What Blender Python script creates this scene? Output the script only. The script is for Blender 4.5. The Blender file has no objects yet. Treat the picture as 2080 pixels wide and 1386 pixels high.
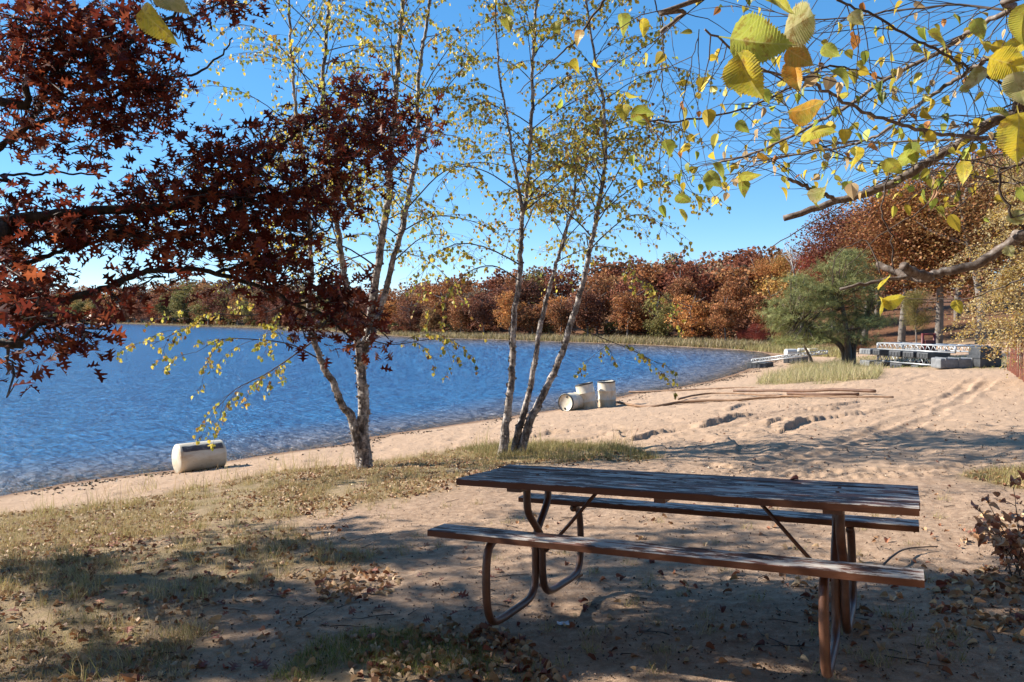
import bpy, math
import numpy as np
from mathutils import Vector, Matrix

sc = bpy.context.scene
COL = sc.collection
R = np.random.RandomState
PI = math.pi

# ------------------------------------------------------------------ camera model (photo pixels 2080 x 1386)
F, CX, CY = 1572.0, 1040.0, 693.0
PITCH, CZ = 0.0302, 1.6845
CAM = np.array([0.0, 0.0, CZ])
FWD = np.array([0, math.cos(PITCH), -math.sin(PITCH)])
UPV = np.array([0, math.sin(PITCH), math.cos(PITCH)])
RGT = np.array([1.0, 0, 0])

def at(px, py, d):
    """world point seen at a photo pixel, d metres ahead"""
    return CAM + d * (FWD + RGT * ((px - CX) / F) + UPV * ((CY - py) / F))

def proj(P):
    q = np.asarray(P) - CAM
    d = q @ FWD
    d = np.where(d > 0.05, d, 0.05)
    return CX + F * (q @ RGT) / d, CY - F * (q @ UPV) / d

WZ = -1.42
def on_plane(px, py, z):
    v = FWD + RGT * ((px - CX) / F) + UPV * ((CY - py) / F)
    return CAM + v * ((z - CZ) / v[2])

# ------------------------------------------------------------------ noise
def _hash(ix, iy, seed):
    h = (ix.astype(np.int64) * 374761393 + iy.astype(np.int64) * 668265263 + seed * 974711) & 0x7fffffff
    h = ((h ^ (h >> 13)) * 1274126177) & 0x7fffffff
    return ((h ^ (h >> 16)) & 0xffff) / 65535.0
def vnoise(x, y, seed=0):
    x = np.asarray(x, float); y = np.asarray(y, float)
    ix = np.floor(x); iy = np.floor(y); fx = x - ix; fy = y - iy
    fx = fx * fx * (3 - 2 * fx); fy = fy * fy * (3 - 2 * fy)
    a = _hash(ix, iy, seed); b = _hash(ix + 1, iy, seed); c = _hash(ix, iy + 1, seed); d = _hash(ix + 1, iy + 1, seed)
    return (a + (b - a) * fx) * (1 - fy) + (c + (d - c) * fx) * fy
def fbm(x, y, seed=0, octv=4):
    s = 0; a = .5; t = 0
    for o in range(octv):
        s = s + a * vnoise(x, y, seed + o * 17); t += a; a *= .5; x = x * 2.03; y = y * 2.03
    return s / t
def sstep(a, b, x):
    t = np.clip((x - a) / (b - a), 0, 1); return t * t * (3 - 2 * t)

# ------------------------------------------------------------------ terrain
near_px = [(0, 1008), (130, 982), (250, 966), (340, 956), (455, 939), (520, 927), (600, 916), (690, 904), (760, 887), (880, 869), (1010, 850),
           (1130, 833), (1210, 818), (1280, 801), (1360, 790), (1450, 773), (1505, 756), (1535, 742), (1568, 727), (1566, 721), (1545, 716)]
far_px = [(1500, 711), (1400, 705.5), (1300, 700.5), (1150, 695), (1000, 690), (850, 686), (760, 680), (680, 674), (560, 668), (400, 662.5), (300, 659), (230, 657), (100, 655.5), (0, 655)]
SH = [(-400, -130), (-80, -34), (-30, -2), (-16, 8.2)]
SH += [tuple(on_plane(x, y, WZ)[:2]) for x, y in near_px + far_px]
SH += [(-600, 420), (-700, 100)]
LAKE = np.array(SH)

def inside(poly, x, y):
    n = len(poly); c = np.zeros(np.shape(x), bool)
    for i in range(n):
        x1, y1 = poly[i]; x2, y2 = poly[(i + 1) % n]
        if y1 == y2: continue
        m = ((y1 > y) != (y2 > y)) & (x < (x2 - x1) * (y - y1) / (y2 - y1) + x1)
        c ^= m
    return c
def dist_lines(pts, x, y, closed=False):
    """distance, signed side, and arclength to a polyline"""
    best = np.full(np.shape(x), 1e9); side = np.zeros(np.shape(x)); arc = np.zeros(np.shape(x)); acc = 0
    n = len(pts)
    for i in range(n if closed else n - 1):
        ax, ay = pts[i]; bx, by = pts[(i + 1) % n]
        dx, dy = bx - ax, by - ay; L2 = dx * dx + dy * dy; L = math.sqrt(L2)
        t = np.clip(((x - ax) * dx + (y - ay) * dy) / L2, 0, 1)
        ex = x - ax - t * dx; ey = y - ay - t * dy
        d = np.hypot(ex, ey); m = d < best
        best = np.where(m, d, best); side = np.where(m, np.sign(dx * ey - dy * ex), side); arc = np.where(m, acc + t * L, arc); acc += L
    return best, side, arc, acc

def shore(x, y):
    d = dist_lines(LAKE, x, y, True)[0]
    return np.where(inside(LAKE, x, y), -d, d)

def H0(x, y, s=None):
    x = np.asarray(x, float); y = np.asarray(y, float)
    if s is None: s = shore(x, y)
    land = np.clip(s, 0, None)
    near = .112 * np.clip(land, 0, 9) + .07 * np.clip(land - 9, 0, 6) + .03 * np.clip(land - 15, 0, 20)
    r = np.hypot(x, y)
    far = .05 * np.clip(land, 0, 14) + (4.2 + 5 * sstep(150, 350, r)) * sstep(7, 42, land) + .02 * np.clip(land - 40, 0, 200)
    t = sstep(46, 72, y)
    h = near * (1 - t) + far * t
    h = np.where(s < 0, np.maximum(-2.5, .09 * s), h)
    return WZ + h

def gnd(px, py, fn=None):
    fn = fn or H0
    v = FWD + RGT * ((px - CX) / F) + UPV * ((CY - py) / F)
    d = np.geomspace(1.0, 700, 900)
    P = CAM + d[:, None] * v
    g = P[:, 2] - fn(P[:, 0], P[:, 1])
    i = np.argmax(g < 0) if (g < 0).any() else len(d) - 1
    if i == 0: return P[0]
    t = g[i - 1] / (g[i - 1] - g[i]); D = d[i - 1] + t * (d[i] - d[i - 1])
    return CAM + D * v
def gpoly(pts): return np.array([gnd(a, b)[:2] for a, b in pts])

SUN_H = np.array([.9563, -.2924])      # horizontal direction the light travels
SUN_EL = math.radians(32.5)

# ridges thrown up by wheels: (pixels along the crest, height, drop)
RIDGES = [([(1482, 831), (1499, 823), (1517, 821)], .10), ([(1590, 825), (1616, 822)], .08),
          ([(1433, 864), (1448, 857), (1479, 849), (1520, 842)], .13), ([(1605, 837), (1626, 836.5)], .11), ([(1641, 832), (1675, 831)], .12),
          ([(1563, 860), (1577, 854), (1603, 852)], .13), ([(1590, 870), (1600, 861), (1632, 854), (1658, 851)], .15), ([(1701, 844), (1745, 839)], .09),
          ([(1295, 891), (1318, 883), (1344, 878)], .12), ([(1473, 891), (1488, 904), (1494, 913)], .10), ([(1530, 877), (1548, 880)], .12),
          ([(1449, 883), (1460, 887)], .09), ([(1222, 882), (1240, 878), (1262, 888)], .13), ([(1090, 886), (1120, 880), (1150, 878)], .10),
          ([(1690, 826), (1735, 817)], .08), ([(1330, 905), (1350, 910)], .06), ([(1580, 912), (1594, 905)], .06), ([(1170, 895), (1200, 890)], .07)]
TRACKS = [[(1433, 866), (1479, 852), (1560, 840), (1640, 829), (1740, 816), (1820, 806), (1900, 796)], [(1462, 870), (1530, 856), (1600, 846), (1700, 832), (1790, 820), (1880, 806)],
          [(1590, 872), (1658, 853), (1740, 841), (1820, 828), (1900, 812), (1970, 790)], [(1540, 940), (1620, 922), (1720, 893), (1830, 855), (1920, 812), (1985, 765)],
          [(1640, 938), (1760, 900), (1880, 852), (1970, 800), (2020, 770)], [(1130, 905), (1220, 897), (1300, 892), (1390, 876)], [(1500, 798), (1600, 792), (1720, 783), (1800, 768), (1850, 756)],
          [(1560, 806), (1660, 797), (1760, 789), (1850, 775), (1900, 758)], [(1420, 955), (1600, 968), (1800, 968), (2080, 948)], [(1400, 938), (1560, 958), (1800, 958), (2100, 935)]]
RID_W = [(np.array([gnd(*p)[:2] for p in pts]), a) for pts, a in RIDGES]
TRK_W = [np.array([gnd(*p)[:2] for p in t]) for t in TRACKS]

SAND_EDGE = gpoly([(1130, 928), (1360, 938), (1500, 965), (1700, 978), (1900, 968), (2080, 950), (2300, 930)])
GRASS_L = gpoly([(-200, 1075), (0, 1048), (150, 1028), (300, 1010), (430, 985), (560, 960), (700, 948), (830, 928), (950, 910), (1040, 902), (1130, 899), (1250, 906), (1345, 932),
                 (1190, 938), (1020, 946), (960, 965), (880, 1000), (700, 1030), (560, 1060), (640, 1110), (760, 1135), (640, 1180), (420, 1215), (380, 1386), (-400, 1386)])
GRASS_B = gpoly([(540, 1386), (640, 1300), (760, 1275), (960, 1300), (1080, 1386)])
GRASS_R = gpoly([(1948, 968), (2000, 958), (2090, 952), (2200, 960), (2200, 1000), (2060, 990)])
GRASS_T = gpoly([(1520, 784), (1590, 760), (1620, 748), (1700, 745), (1795, 756), (1780, 770), (1690, 780), (1610, 780)])
GRASS_D = gpoly([(1660, 748), (1700, 728), (1800, 722), (2000, 725), (2200, 735), (2200, 752), (1900, 748), (1780, 749)])

def soft(poly, x, y, w):
    d = dist_lines(poly, x, y, True)[0]
    sd = np.where(inside(poly, x, y), d, -d)
    return sstep(-w, w, sd)

def side_sand(x, y):
    """1 on the clean beach sand, 0 on the trodden soil around the table"""
    # soil lies on the camera side of a line drawn by SAND_EDGE, continued left along the grass
    edge = np.vstack([gpoly([(-300, 1090), (0, 1050), (300, 1012), (560, 962), (830, 930), (1040, 905)]), SAND_EDGE])
    d, s, _, _ = dist_lines(edge, x, y)
    return sstep(-.35, .35, s * d + (fbm(x * 1.5, y * 1.5, 5) - .5) * .9)

def zones(x, y, s):
    far = sstep(50, 64, y) + sstep(34, 40, x)
    g = np.maximum.reduce([soft(GRASS_L, x, y, .5), .9 * soft(GRASS_B, x, y, .35), soft(GRASS_R, x, y, .3), .8 * soft(GRASS_T, x, y, .6), .9 * soft(GRASS_D, x, y, 1.2)])
    g = np.where(s > 2.0, np.maximum(g, np.clip(far, 0, 1)), g)
    return g

def HF(x, y, s=None, detail=True):
    x = np.asarray(x, float); y = np.asarray(y, float)
    if s is None: s = shore(x, y)
    h = H0(x, y, s)
    sand = side_sand(x, y)
    r = np.hypot(x, y)
    fade = 1 - sstep(55, 110, r)
    # a low lip where the soil gives way to sand
    wl = sstep(0, 1.5, s) * fade
    bump = (fbm(x * .9, y * .9, 3) - .5) * .05 + (fbm(x * 3.1, y * 3.1, 9) - .5) * .030 + (fbm(x * 8, y * 8, 12, 3) - .5) * (.02 + .016 * sand)
    # footprints and scuffs in the loose sand
    pit = np.clip(vnoise(x * 2.3, y * 2.3, 31) - .66, 0, 1) * .22
    h = h + wl * (bump - sand * pit * .7)
    h = h + np.where(s < 1.5, (fbm(x * 1.3, y * 1.3, 4) - .5) * .03 * sstep(-1.5, 1, s), 0)
    near = (r < 60)
    for pts, a in RID_W:
        lo = pts.min(0) - 1.6; hi = pts.max(0) + 1.6
        m = near & (x > lo[0]) & (x < hi[0]) & (y > lo[1]) & (y < hi[1])
        if not m.any(): continue
        xx, yy = x[m], y[m]
        d, sd, arc, L = dist_lines(pts, xx + (fbm(xx * 3, yy * 3, 2) - .5) * .25, yy + (fbm(xx * 3, yy * 3, 7) - .5) * .25)
        # which side is away from the sun
        t = pts[-1] - pts[0]; nrm = np.array([-t[1], t[0]]); away = np.sign(nrm @ SUN_H)
        q = d * sd * away
        endf = sstep(0, .35, np.minimum(arc, L - arc) + .25)
        prof = np.where(q < 0, a * np.exp(-(q / .26) ** 2), a * (1 - 1.45 * sstep(0, .07, q) + .45 * sstep(.15, .6, q)))
        teeth = .75 + .5 * vnoise(arc * 8, arc * 0, 77)
        h[m] += prof * endf * teeth * .5
    for pts in TRK_W:
        lo = pts.min(0) - .8; hi = pts.max(0) + .8
        m = near & (x > lo[0]) & (x < hi[0]) & (y > lo[1]) & (y < hi[1])
        if not m.any(): continue
        xx, yy = x[m], y[m]
        d, sd, arc, L = dist_lines(pts, xx + (fbm(xx, yy, 8) - .5) * .3, yy + (fbm(xx, yy, 18) - .5) * .3)
        p = -.030 * (1 - sstep(.08, .16, d)) + .026 * np.exp(-((d - .22) / .07) ** 2)
        p = p + .016 * np.sin(arc * 2 * PI / .16) * (1 - sstep(.1, .2, d))
        h[m] += p * (.35 + .65 * vnoise(arc * .5, arc * 0, 3)) * sstep(0, .6, np.minimum(arc, L - arc))
    return h
def HZ(x, y): return float(HF(np.array([x]), np.array([y]))[0])

# ------------------------------------------------------------------ mesh helpers
class MB:
    def __init__(s): s.v = []; s.f = []; s.c = []; s.n = 0; s.smooth = []
    def add(s, V, Fc, col=None, smooth=False):
        V = np.asarray(V, float).reshape(-1, 3)
        s.v.append(V)
        for f in Fc: s.f.append([i + s.n for i in f])
        s.smooth += [smooth] * len(Fc)
        s.c.append(np.tile(np.asarray(col if col is not None else (1, 1, 1), float), (len(V), 1)) if np.ndim(col) < 2 else np.asarray(col, float))
        s.n += len(V); return s
    def box(s, lo, hi, bevel=0.0, col=None, M=None):
        lo = np.array(lo, float); hi = np.array(hi, float)
        import bmesh
        bm = bmesh.new(); bmesh.ops.create_cube(bm, size=1)
        for v in bm.verts: v.co = Vector(lo + (np.array(v.co) + .5) * (hi - lo))
        if bevel: bmesh.ops.bevel(bm, geom=bm.edges[:], offset=bevel, segments=2, affect='EDGES', profile=.6)
        bm.verts.index_update()
        V = np.array([v.co[:] for v in bm.verts]); Fc = [[v.index for v in f.verts] for f in bm.faces]; bm.free()
        if M is not None: V = V @ np.array(M)[:3, :3].T + np.array(M)[:3, 3]
        return s.add(V, Fc, col)
    def tube(s, P, rad, sides=6, col=None, cap=True, jitter=0, rnd=None):
        P = np.asarray(P, float); n = len(P)
        rad = np.broadcast_to(np.asarray(rad, float), (n,)).copy()
        T = np.gradient(P, axis=0); T /= np.linalg.norm(T, axis=1)[:, None] + 1e-12
        u = np.cross(T[0], [0, 0, 1.0]);
        if np.linalg.norm(u) < 1e-3: u = np.cross(T[0], [1.0, 0, 0])
        u /= np.linalg.norm(u)
        a = np.arange(sides) * 2 * PI / sides; ca = np.cos(a)[:, None]; sa = np.sin(a)[:, None]
        V = np.empty((n, sides, 3))
        for i in range(n):
            u = u - T[i] * (u @ T[i]); u /= np.linalg.norm(u) + 1e-12
            w = np.cross(T[i], u)
            rr = rad[i]
            if jitter: rr = rr * (1 + jitter * (rnd.rand(sides, 1) - .5))
            V[i] = P[i] + rr * (ca * u + sa * w)
        Fc = []
        for i in range(n - 1):
            b = i * sides
            for k in range(sides):
                k2 = (k + 1) % sides
                Fc.append([b + k, b + k2, b + sides + k2, b + sides + k])
        if cap and sides > 2:
            Fc.append(list(range(sides))[::-1]); Fc.append(list(range((n - 1) * sides, n * sides)))
        return s.add(V.reshape(-1, 3), Fc, col, smooth=True)
    def lathe(s, prof, seg=32, col=None, M=None, cap=False):
        a = np.arange(seg) * 2 * PI / seg; V = []
        for r, z in prof: V += [(r * math.cos(t), r * math.sin(t), z) for t in a]
        Fc = []
        for i in range(len(prof) - 1):
            for k in range(seg):
                k2 = (k + 1) % seg
                Fc.append([i * seg + k, i * seg + k2, (i + 1) * seg + k2, (i + 1) * seg + k])
        V = np.array(V)
        if M is not None: V = V @ np.array(M)[:3, :3].T + np.array(M)[:3, 3]
        return s.add(V, Fc, col, smooth=True)
    def mesh(s, name, mat, smooth=None):
        me = bpy.data.meshes.new(name)
        V = np.vstack(s.v); me.from_pydata(V.tolist(), [], s.f)
        ca = me.color_attributes.new('Col', 'FLOAT_COLOR', 'POINT')
        ca.data.foreach_set('color', np.hstack([np.vstack(s.c), np.ones((len(V), 1))]).astype(np.float32).ravel())
        me.polygons.foreach_set('use_smooth', np.array(s.smooth if smooth is None else [smooth] * len(s.f), bool))
        if mat: me.materials.append(mat)
        me.update(); return me
    def build(s, name, mat, parent=None, smooth=None):
        return link(name, s.mesh(name, mat, smooth), parent)

def link(name, data, parent=None):
    o = bpy.data.objects.new(name, data); COL.objects.link(o)
    if parent is not None: o.parent = parent
    return o
def tag(o, label=None, cat=None, group=None, kind=None):
    for k, v in (('label', label), ('category', cat), ('group', group), ('kind', kind)):
        if v: o[k] = v
    return o
def empty(name, loc, rz=0):
    o = link(name, None); o.location = loc; o.rotation_euler = (0, 0, rz); o.empty_display_size = .2; return o
def copy_tree(o, parent=None):
    c = o.copy(); COL.objects.link(c)
    if parent: c.parent = parent
    for ch in list(o.children): copy_tree(ch, c)
    return c

def big_mesh(name, V, loops, counts, col=None, mat=None, smooth=False, attrs=None):
    """fast mesh from flat arrays"""
    me = bpy.data.meshes.new(name)
    me.vertices.add(len(V)); me.vertices.foreach_set('co', V.astype(np.float32).ravel())
    me.loops.add(len(loops)); me.loops.foreach_set('vertex_index', loops.astype(np.int32))
    st = np.concatenate([[0], np.cumsum(counts)[:-1]]).astype(np.int32)
    me.polygons.add(len(counts)); me.polygons.foreach_set('loop_start', st); me.polygons.foreach_set('loop_total', counts.astype(np.int32))
    me.polygons.foreach_set('use_smooth', np.full(len(counts), smooth, bool))
    if col is not None:
        ca = me.color_attributes.new('Col', 'FLOAT_COLOR', 'POINT')
        ca.data.foreach_set('color', np.hstack([col, np.ones((len(V), 1))]).astype(np.float32).ravel())
    for k, a in (attrs or {}).items():
        at_ = me.attributes.new(k, 'FLOAT', 'POINT'); at_.data.foreach_set('value', a.astype(np.float32).ravel())
    if mat: me.materials.append(mat)
    me.update(calc_edges=True); me.validate(); return me

def scatter(name, tmpl, pos, rot, scale, col, mat, shade=None):
    """many small faces (leaves, blades) as one mesh: tmpl = (verts, faces)"""
    tv, tf = tmpl; tv = np.asarray(tv, float); k = len(tv); n = len(pos)
    scale = np.asarray(scale, float)
    if scale.ndim == 1: scale = scale[:, None, None]
    else: scale = scale[:, None, :]
    V = np.einsum('nij,nkj->nki', rot, tv[None] * scale) + pos[:, None, :]
    fl = np.concatenate([np.array(f) for f in tf]); fc = np.array([len(f) for f in tf])
    loops = (fl[None] + (np.arange(n) * k)[:, None]).ravel(); counts = np.tile(fc, n)
    C = np.repeat(col[:, None, :], k, 1)
    if shade is not None: C = C * np.asarray(shade)[None, :, None]
    return big_mesh(name, V.reshape(-1, 3), loops, counts, C.reshape(-1, 3), mat)

def rand_rot(rnd, n, tilt=1.0, up=None):
    """random rotations; tilt 0 keeps local z up"""
    yaw = rnd.rand(n) * 2 * PI; th = np.abs(rnd.randn(n)) * tilt; ph = rnd.rand(n) * 2 * PI
    ax = np.stack([np.cos(ph), np.sin(ph), 0 * ph], 1)
    K = np.zeros((n, 3, 3)); K[:, 0, 1] = -ax[:, 2]; K[:, 0, 2] = ax[:, 1]; K[:, 1, 0] = ax[:, 2]; K[:, 1, 2] = -ax[:, 0]; K[:, 2, 0] = -ax[:, 1]; K[:, 2, 1] = ax[:, 0]
    I = np.eye(3)[None]; s_ = np.sin(th)[:, None, None]; c_ = np.cos(th)[:, None, None]
    T = I + s_ * K + (1 - c_) * (K @ K)
    Z = np.zeros((n, 3, 3)); Z[:, 0, 0] = np.cos(yaw); Z[:, 0, 1] = -np.sin(yaw); Z[:, 1, 0] = np.sin(yaw); Z[:, 1, 1] = np.cos(yaw); Z[:, 2, 2] = 1
    return T @ Z

def smooth_path(P, n=6):
    P = np.asarray(P, float); m = len(P)
    if m < 3: t = np.linspace(0, 1, n + 1)[:, None]; return P[0] * (1 - t) + P[-1] * t
    Q = np.vstack([2 * P[0] - P[1], P, 2 * P[-1] - P[-2]]); out = []
    for i in range(1, m):
        p0, p1, p2, p3 = Q[i - 1], Q[i], Q[i + 1], Q[i + 2]
        for t in np.linspace(0, 1, n, endpoint=False):
            out.append(.5 * ((2 * p1) + (-p0 + p2) * t + (2 * p0 - 5 * p1 + 4 * p2 - p3) * t * t + (-p0 + 3 * p1 - 3 * p2 + p3) * t ** 3))
    out.append(P[-1]); return np.array(out)

# ------------------------------------------------------------------ materials
def new_mat(name):
    m = bpy.data.materials.new(name); m.use_nodes = True
    nt = m.node_tree; b = nt.nodes['Principled BSDF']; return m, nt, b
def N(nt, t, **kw):
    n = nt.nodes.new(t)
    for k, v in kw.items():
        if k in n.inputs: n.inputs[k].default_value = v
        else: setattr(n, k, v)
    return n
def ramp(nt, fac, stops):
    r = nt.nodes.new('ShaderNodeValToRGB'); e = r.color_ramp.elements
    while len(e) < len(stops): e.new(.5)
    for el, (p, c) in zip(e, stops): el.position = p; el.color = (*c, 1) if len(c) == 3 else c
    nt.links.new(fac, r.inputs[0]); return r.outputs[0]
def mix(nt, f, a, b, mode='MIX'):
    m = nt.nodes.new('ShaderNodeMix'); m.data_type = 'RGBA'; m.blend_type = mode
    for sock, val in ((m.inputs[0], f), (m.inputs[6], a), (m.inputs[7], b)):
        if isinstance(val, (int, float)): sock.default_value = val
        elif isinstance(val, tuple): sock.default_value = (*val, 1)
        else: nt.links.new(val, sock)
    return m.outputs[2]
def noise(nt, vec, scale, detail=4, rough=.55, **kw):
    n = nt.nodes.new('ShaderNodeTexNoise'); n.inputs['Scale'].default_value = scale; n.inputs['Detail'].default_value = detail; n.inputs['Roughness'].default_value = rough
    if vec is not None: nt.links.new(vec, n.inputs['Vector'])
    return n.outputs['Fac']
def mapping(nt, vec, scale=(1, 1, 1), loc=(0, 0, 0), rot=(0, 0, 0)):
    m = nt.nodes.new('ShaderNodeMapping'); m.inputs['Scale'].default_value = scale; m.inputs['Location'].default_value = loc; m.inputs['Rotation'].default_value = rot
    nt.links.new(vec, m.inputs['Vector']); return m.outputs[0]
def bump(nt, b, h, strength=.3, dist=.02, chain=None):
    n = nt.nodes.new('ShaderNodeBump'); n.inputs['Strength'].default_value = strength; n.inputs['Distance'].default_value = dist
    nt.links.new(h, n.inputs['Height'])
    if b is not None: nt.links.new(n.outputs[0], b.inputs['Normal'])
    return n.outputs[0]
def geo_pos(nt): return nt.nodes.new('ShaderNodeNewGeometry').outputs['Position']
def obj_co(nt): return nt.nodes.new('ShaderNodeTexCoord').outputs['Object']
def attr(nt, name, out='Fac'):
    a = nt.nodes.new('ShaderNodeAttribute'); a.attribute_name = name; return a.outputs[out]

def leaf_mat(name, trans=.35, rough=.45, use_obj=False, spec=.4):
    m, nt, b = new_mat(name)
    c = attr(nt, 'Col', 'Color')
    if use_obj:
        oi = nt.nodes.new('ShaderNodeObjectInfo'); c = mix(nt, 1.0, c, oi.outputs['Color'], 'MULTIPLY')
    nt.links.new(c, b.inputs['Base Color']); b.inputs['Roughness'].default_value = rough; b.inputs['Specular IOR Level'].default_value = spec
    t = nt.nodes.new('ShaderNodeBsdfTranslucent'); nt.links.new(c, t.inputs['Color'])
    mx = nt.nodes.new('ShaderNodeMixShader'); mx.inputs[0].default_value = trans
    nt.links.new(b.outputs[0], mx.inputs[1]); nt.links.new(t.outputs[0], mx.inputs[2])
    nt.links.new(mx.outputs[0], nt.nodes['Material Output'].inputs['Surface']); return m

M = {}
M['oak_leaf'] = leaf_mat('oak_leaf', .42, .5, spec=.22)
M['birch_leaf'] = leaf_mat('birch_leaf', .45, .5)
M['far_leaf'] = leaf_mat('far_leaf', .25, .7, use_obj=True, spec=.15)
M['wood_leaf'] = leaf_mat('wood_leaf', .25, .7, spec=.15)
M['grass'] = leaf_mat('grass', .3, .6, spec=.2)
M['litter'] = leaf_mat('litter', .15, .6, spec=.3)
M['needle'] = leaf_mat('needle', .2, .55, spec=.25)

def bark(name, stops, scale, zs=.25, bs=.5, bd=.02, rough=.85):
    m, nt, b = new_mat(name); p = mapping(nt, geo_pos(nt), (1, 1, zs)); f = noise(nt, p, scale, 6, .65)
    nt.links.new(ramp(nt, f, stops), b.inputs['Base Color']); b.inputs['Roughness'].default_value = rough
    bump(nt, b, f, bs, bd); return m
M['oak_bark'] = bark('oak_bark', [(.35, (.022, .018, .014)), (.55, (.06, .05, .04)), (.7, (.13, .115, .095))], 22, .35, .8, .02)
M['far_bark'] = bark('far_bark', [(.3, (.08, .064, .053)), (.7, (.22, .19, .165))], 6, .3, .5, .05)
M['grey_bark'] = bark('grey_bark', [(.3, (.30, .28, .26)), (.7, (.5, .48, .45))], 6, .3, .3, .05)
M['pine_bark'] = bark('pine_bark', [(.3, (.06, .045, .035)), (.7, (.20, .14, .10))], 9, .3, .7, .04)
M['twig'] = bark('twig', [(.3, (.045, .032, .026)), (.7, (.12, .09, .075))], 30, .5, .3, .004)
M['branch_bark'] = bark('branch_bark', [(.34, (.07, .048, .038)), (.52, (.15, .112, .09)), (.62, (.22, .19, .17)), (.72, (.35, .31, .28))], 60, .8, .5, .004, .7)

def birch_bark():
    m, nt, b = new_mat('birch_bark'); g = geo_pos(nt)
    f1 = noise(nt, mapping(nt, g, (1, 1, .6)), 9, 6, .7); f2 = noise(nt, mapping(nt, g, (1, 1, 2.6)), 16, 4, .6)
    c = ramp(nt, f1, [(.36, (.03, .022, .018)), (.45, (.13, .098, .08)), (.51, (.34, .28, .235)), (.64, (.64, .57, .50))])
    c2 = mix(nt, ramp(nt, f2, [(.47, (1, 1, 1)), (.56, (0, 0, 0))]), c, (.06, .045, .036))
    c3 = mix(nt, .45, c, c2)
    nt.links.new(c3, b.inputs['Base Color']); b.inputs['Roughness'].default_value = .7
    bump(nt, b, f1, .9, .02); return m
M['birch_bark'] = birch_bark()

def ground_mat():
    m, nt, b = new_mat('beach_ground'); g = geo_pos(nt)
    n1 = noise(nt, g, 1.1, 6, .6); n2 = noise(nt, g, 14, 6, .7); n3 = noise(nt, g, 90, 4, .7)
    sand = mix(nt, n1, (.42, .285, .19), (.51, .355, .245))
    sand = mix(nt, ramp(nt, n2, [(.35, (1, 1, 1)), (.6, (0, 0, 0))]), sand, (.38, .255, .165))
    soil = mix(nt, n1, (.40, .275, .185), (.53, .37, .26))
    soil = mix(nt, ramp(nt, n2, [(.42, (1, 1, 1)), (.62, (0, 0, 0))]), soil, (.31, .205, .135))
    soil = mix(nt, ramp(nt, n3, [(.56, (0, 0, 0)), (.68, (1, 1, 1))]), soil, (.52, .39, .28))
    n4 = noise(nt, g, 260, 3, .7)
    soil = mix(nt, ramp(nt, n4, [(.34, (.8, .8, .8)), (.46, (0, 0, 0))]), soil, (.15, .098, .066))
    sand = mix(nt, ramp(nt, n4, [(.33, (.5, .5, .5)), (.45, (0, 0, 0))]), sand, (.27, .18, .12))
    c = mix(nt, attr(nt, 'sand'), soil, sand)
    thatch = mix(nt, n2, (.17, .125, .062), (.34, .255, .14))
    ga = nt.nodes.new('ShaderNodeMath'); ga.operation = 'MULTIPLY'; nt.links.new(attr(nt, 'grass'), ga.inputs[0])
    nt.links.new(ramp(nt, noise(nt, g, 2.6, 6, .7), [(.36, (.35, .35, .35)), (.55, (1, 1, 1))]), ga.inputs[1])
    c = mix(nt, ga.outputs[0], c, thatch)
    c = mix(nt, attr(nt, 'wood'), c, mix(nt, n1, (.10, .045, .025), (.20, .10, .05)))
    wet = ramp(nt, attr(nt, 'wet'), [(0, (1, 1, 1)), (1, (.50, .44, .40))])
    c = mix(nt, 1.0, c, wet, 'MULTIPLY')
    c = mix(nt, attr(nt, 'shallow_glare'), c, (.50, .48, .52))  # pale sky glare of the near water, painted into the bed colour
    c = mix(nt, attr(nt, 'deep_light'), c, (.09, .42, .80))  # the lake's brightness and sky reflection, put into the bed colour
    nt.links.new(c, b.inputs['Base Color']); b.inputs['Roughness'].default_value = .95; b.inputs['Specular IOR Level'].default_value = .15
    h = nt.nodes.new('ShaderNodeMath'); h.operation = 'ADD'; nt.links.new(n2, h.inputs[0]); nt.links.new(n3, h.inputs[1])
    bump(nt, b, h.outputs[0], .8, .02)
    return m
M['ground'] = ground_mat()

def water_mat():
    m, nt, b = new_mat('lake_water'); g = geo_pos(nt)
    w = mapping(nt, g, (1, 1, 1), rot=(0, 0, math.radians(-38)))
    a = noise(nt, mapping(nt, w, (2.2, .75, 1)), 1.5, 5, .6); c = noise(nt, mapping(nt, w, (1.6, .8, 1)), .33, 3, .5)
    ad = nt.nodes.new('ShaderNodeMath'); ad.operation = 'MULTIPLY_ADD'; nt.links.new(c, ad.inputs[0]); ad.inputs[1].default_value = 1.6; nt.links.new(a, ad.inputs[2])
    nrm = bump(nt, None, ad.outputs[0], 1.0, .40)
    gl = nt.nodes.new('ShaderNodeBsdfGlossy'); gl.inputs['Roughness'].default_value = .05; gl.inputs['Color'].default_value = (1, 1, 1, 1); nt.links.new(nrm, gl.inputs['Normal'])
    tr = nt.nodes.new('ShaderNodeBsdfTransparent'); tr.inputs['Color'].default_value = (.88, .92, .97, 1)
    fr = nt.nodes.new('ShaderNodeFresnel'); fr.inputs['IOR'].default_value = 1.33; nt.links.new(nrm, fr.inputs['Normal'])
    mx = nt.nodes.new('ShaderNodeMixShader'); nt.links.new(fr.outputs[0], mx.inputs[0]); nt.links.new(tr.outputs[0], mx.inputs[1]); nt.links.new(gl.outputs[0], mx.inputs[2])
    nt.links.new(mx.outputs[0], nt.nodes['Material Output'].inputs['Surface']); return m
M['water'] = water_mat()

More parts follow.
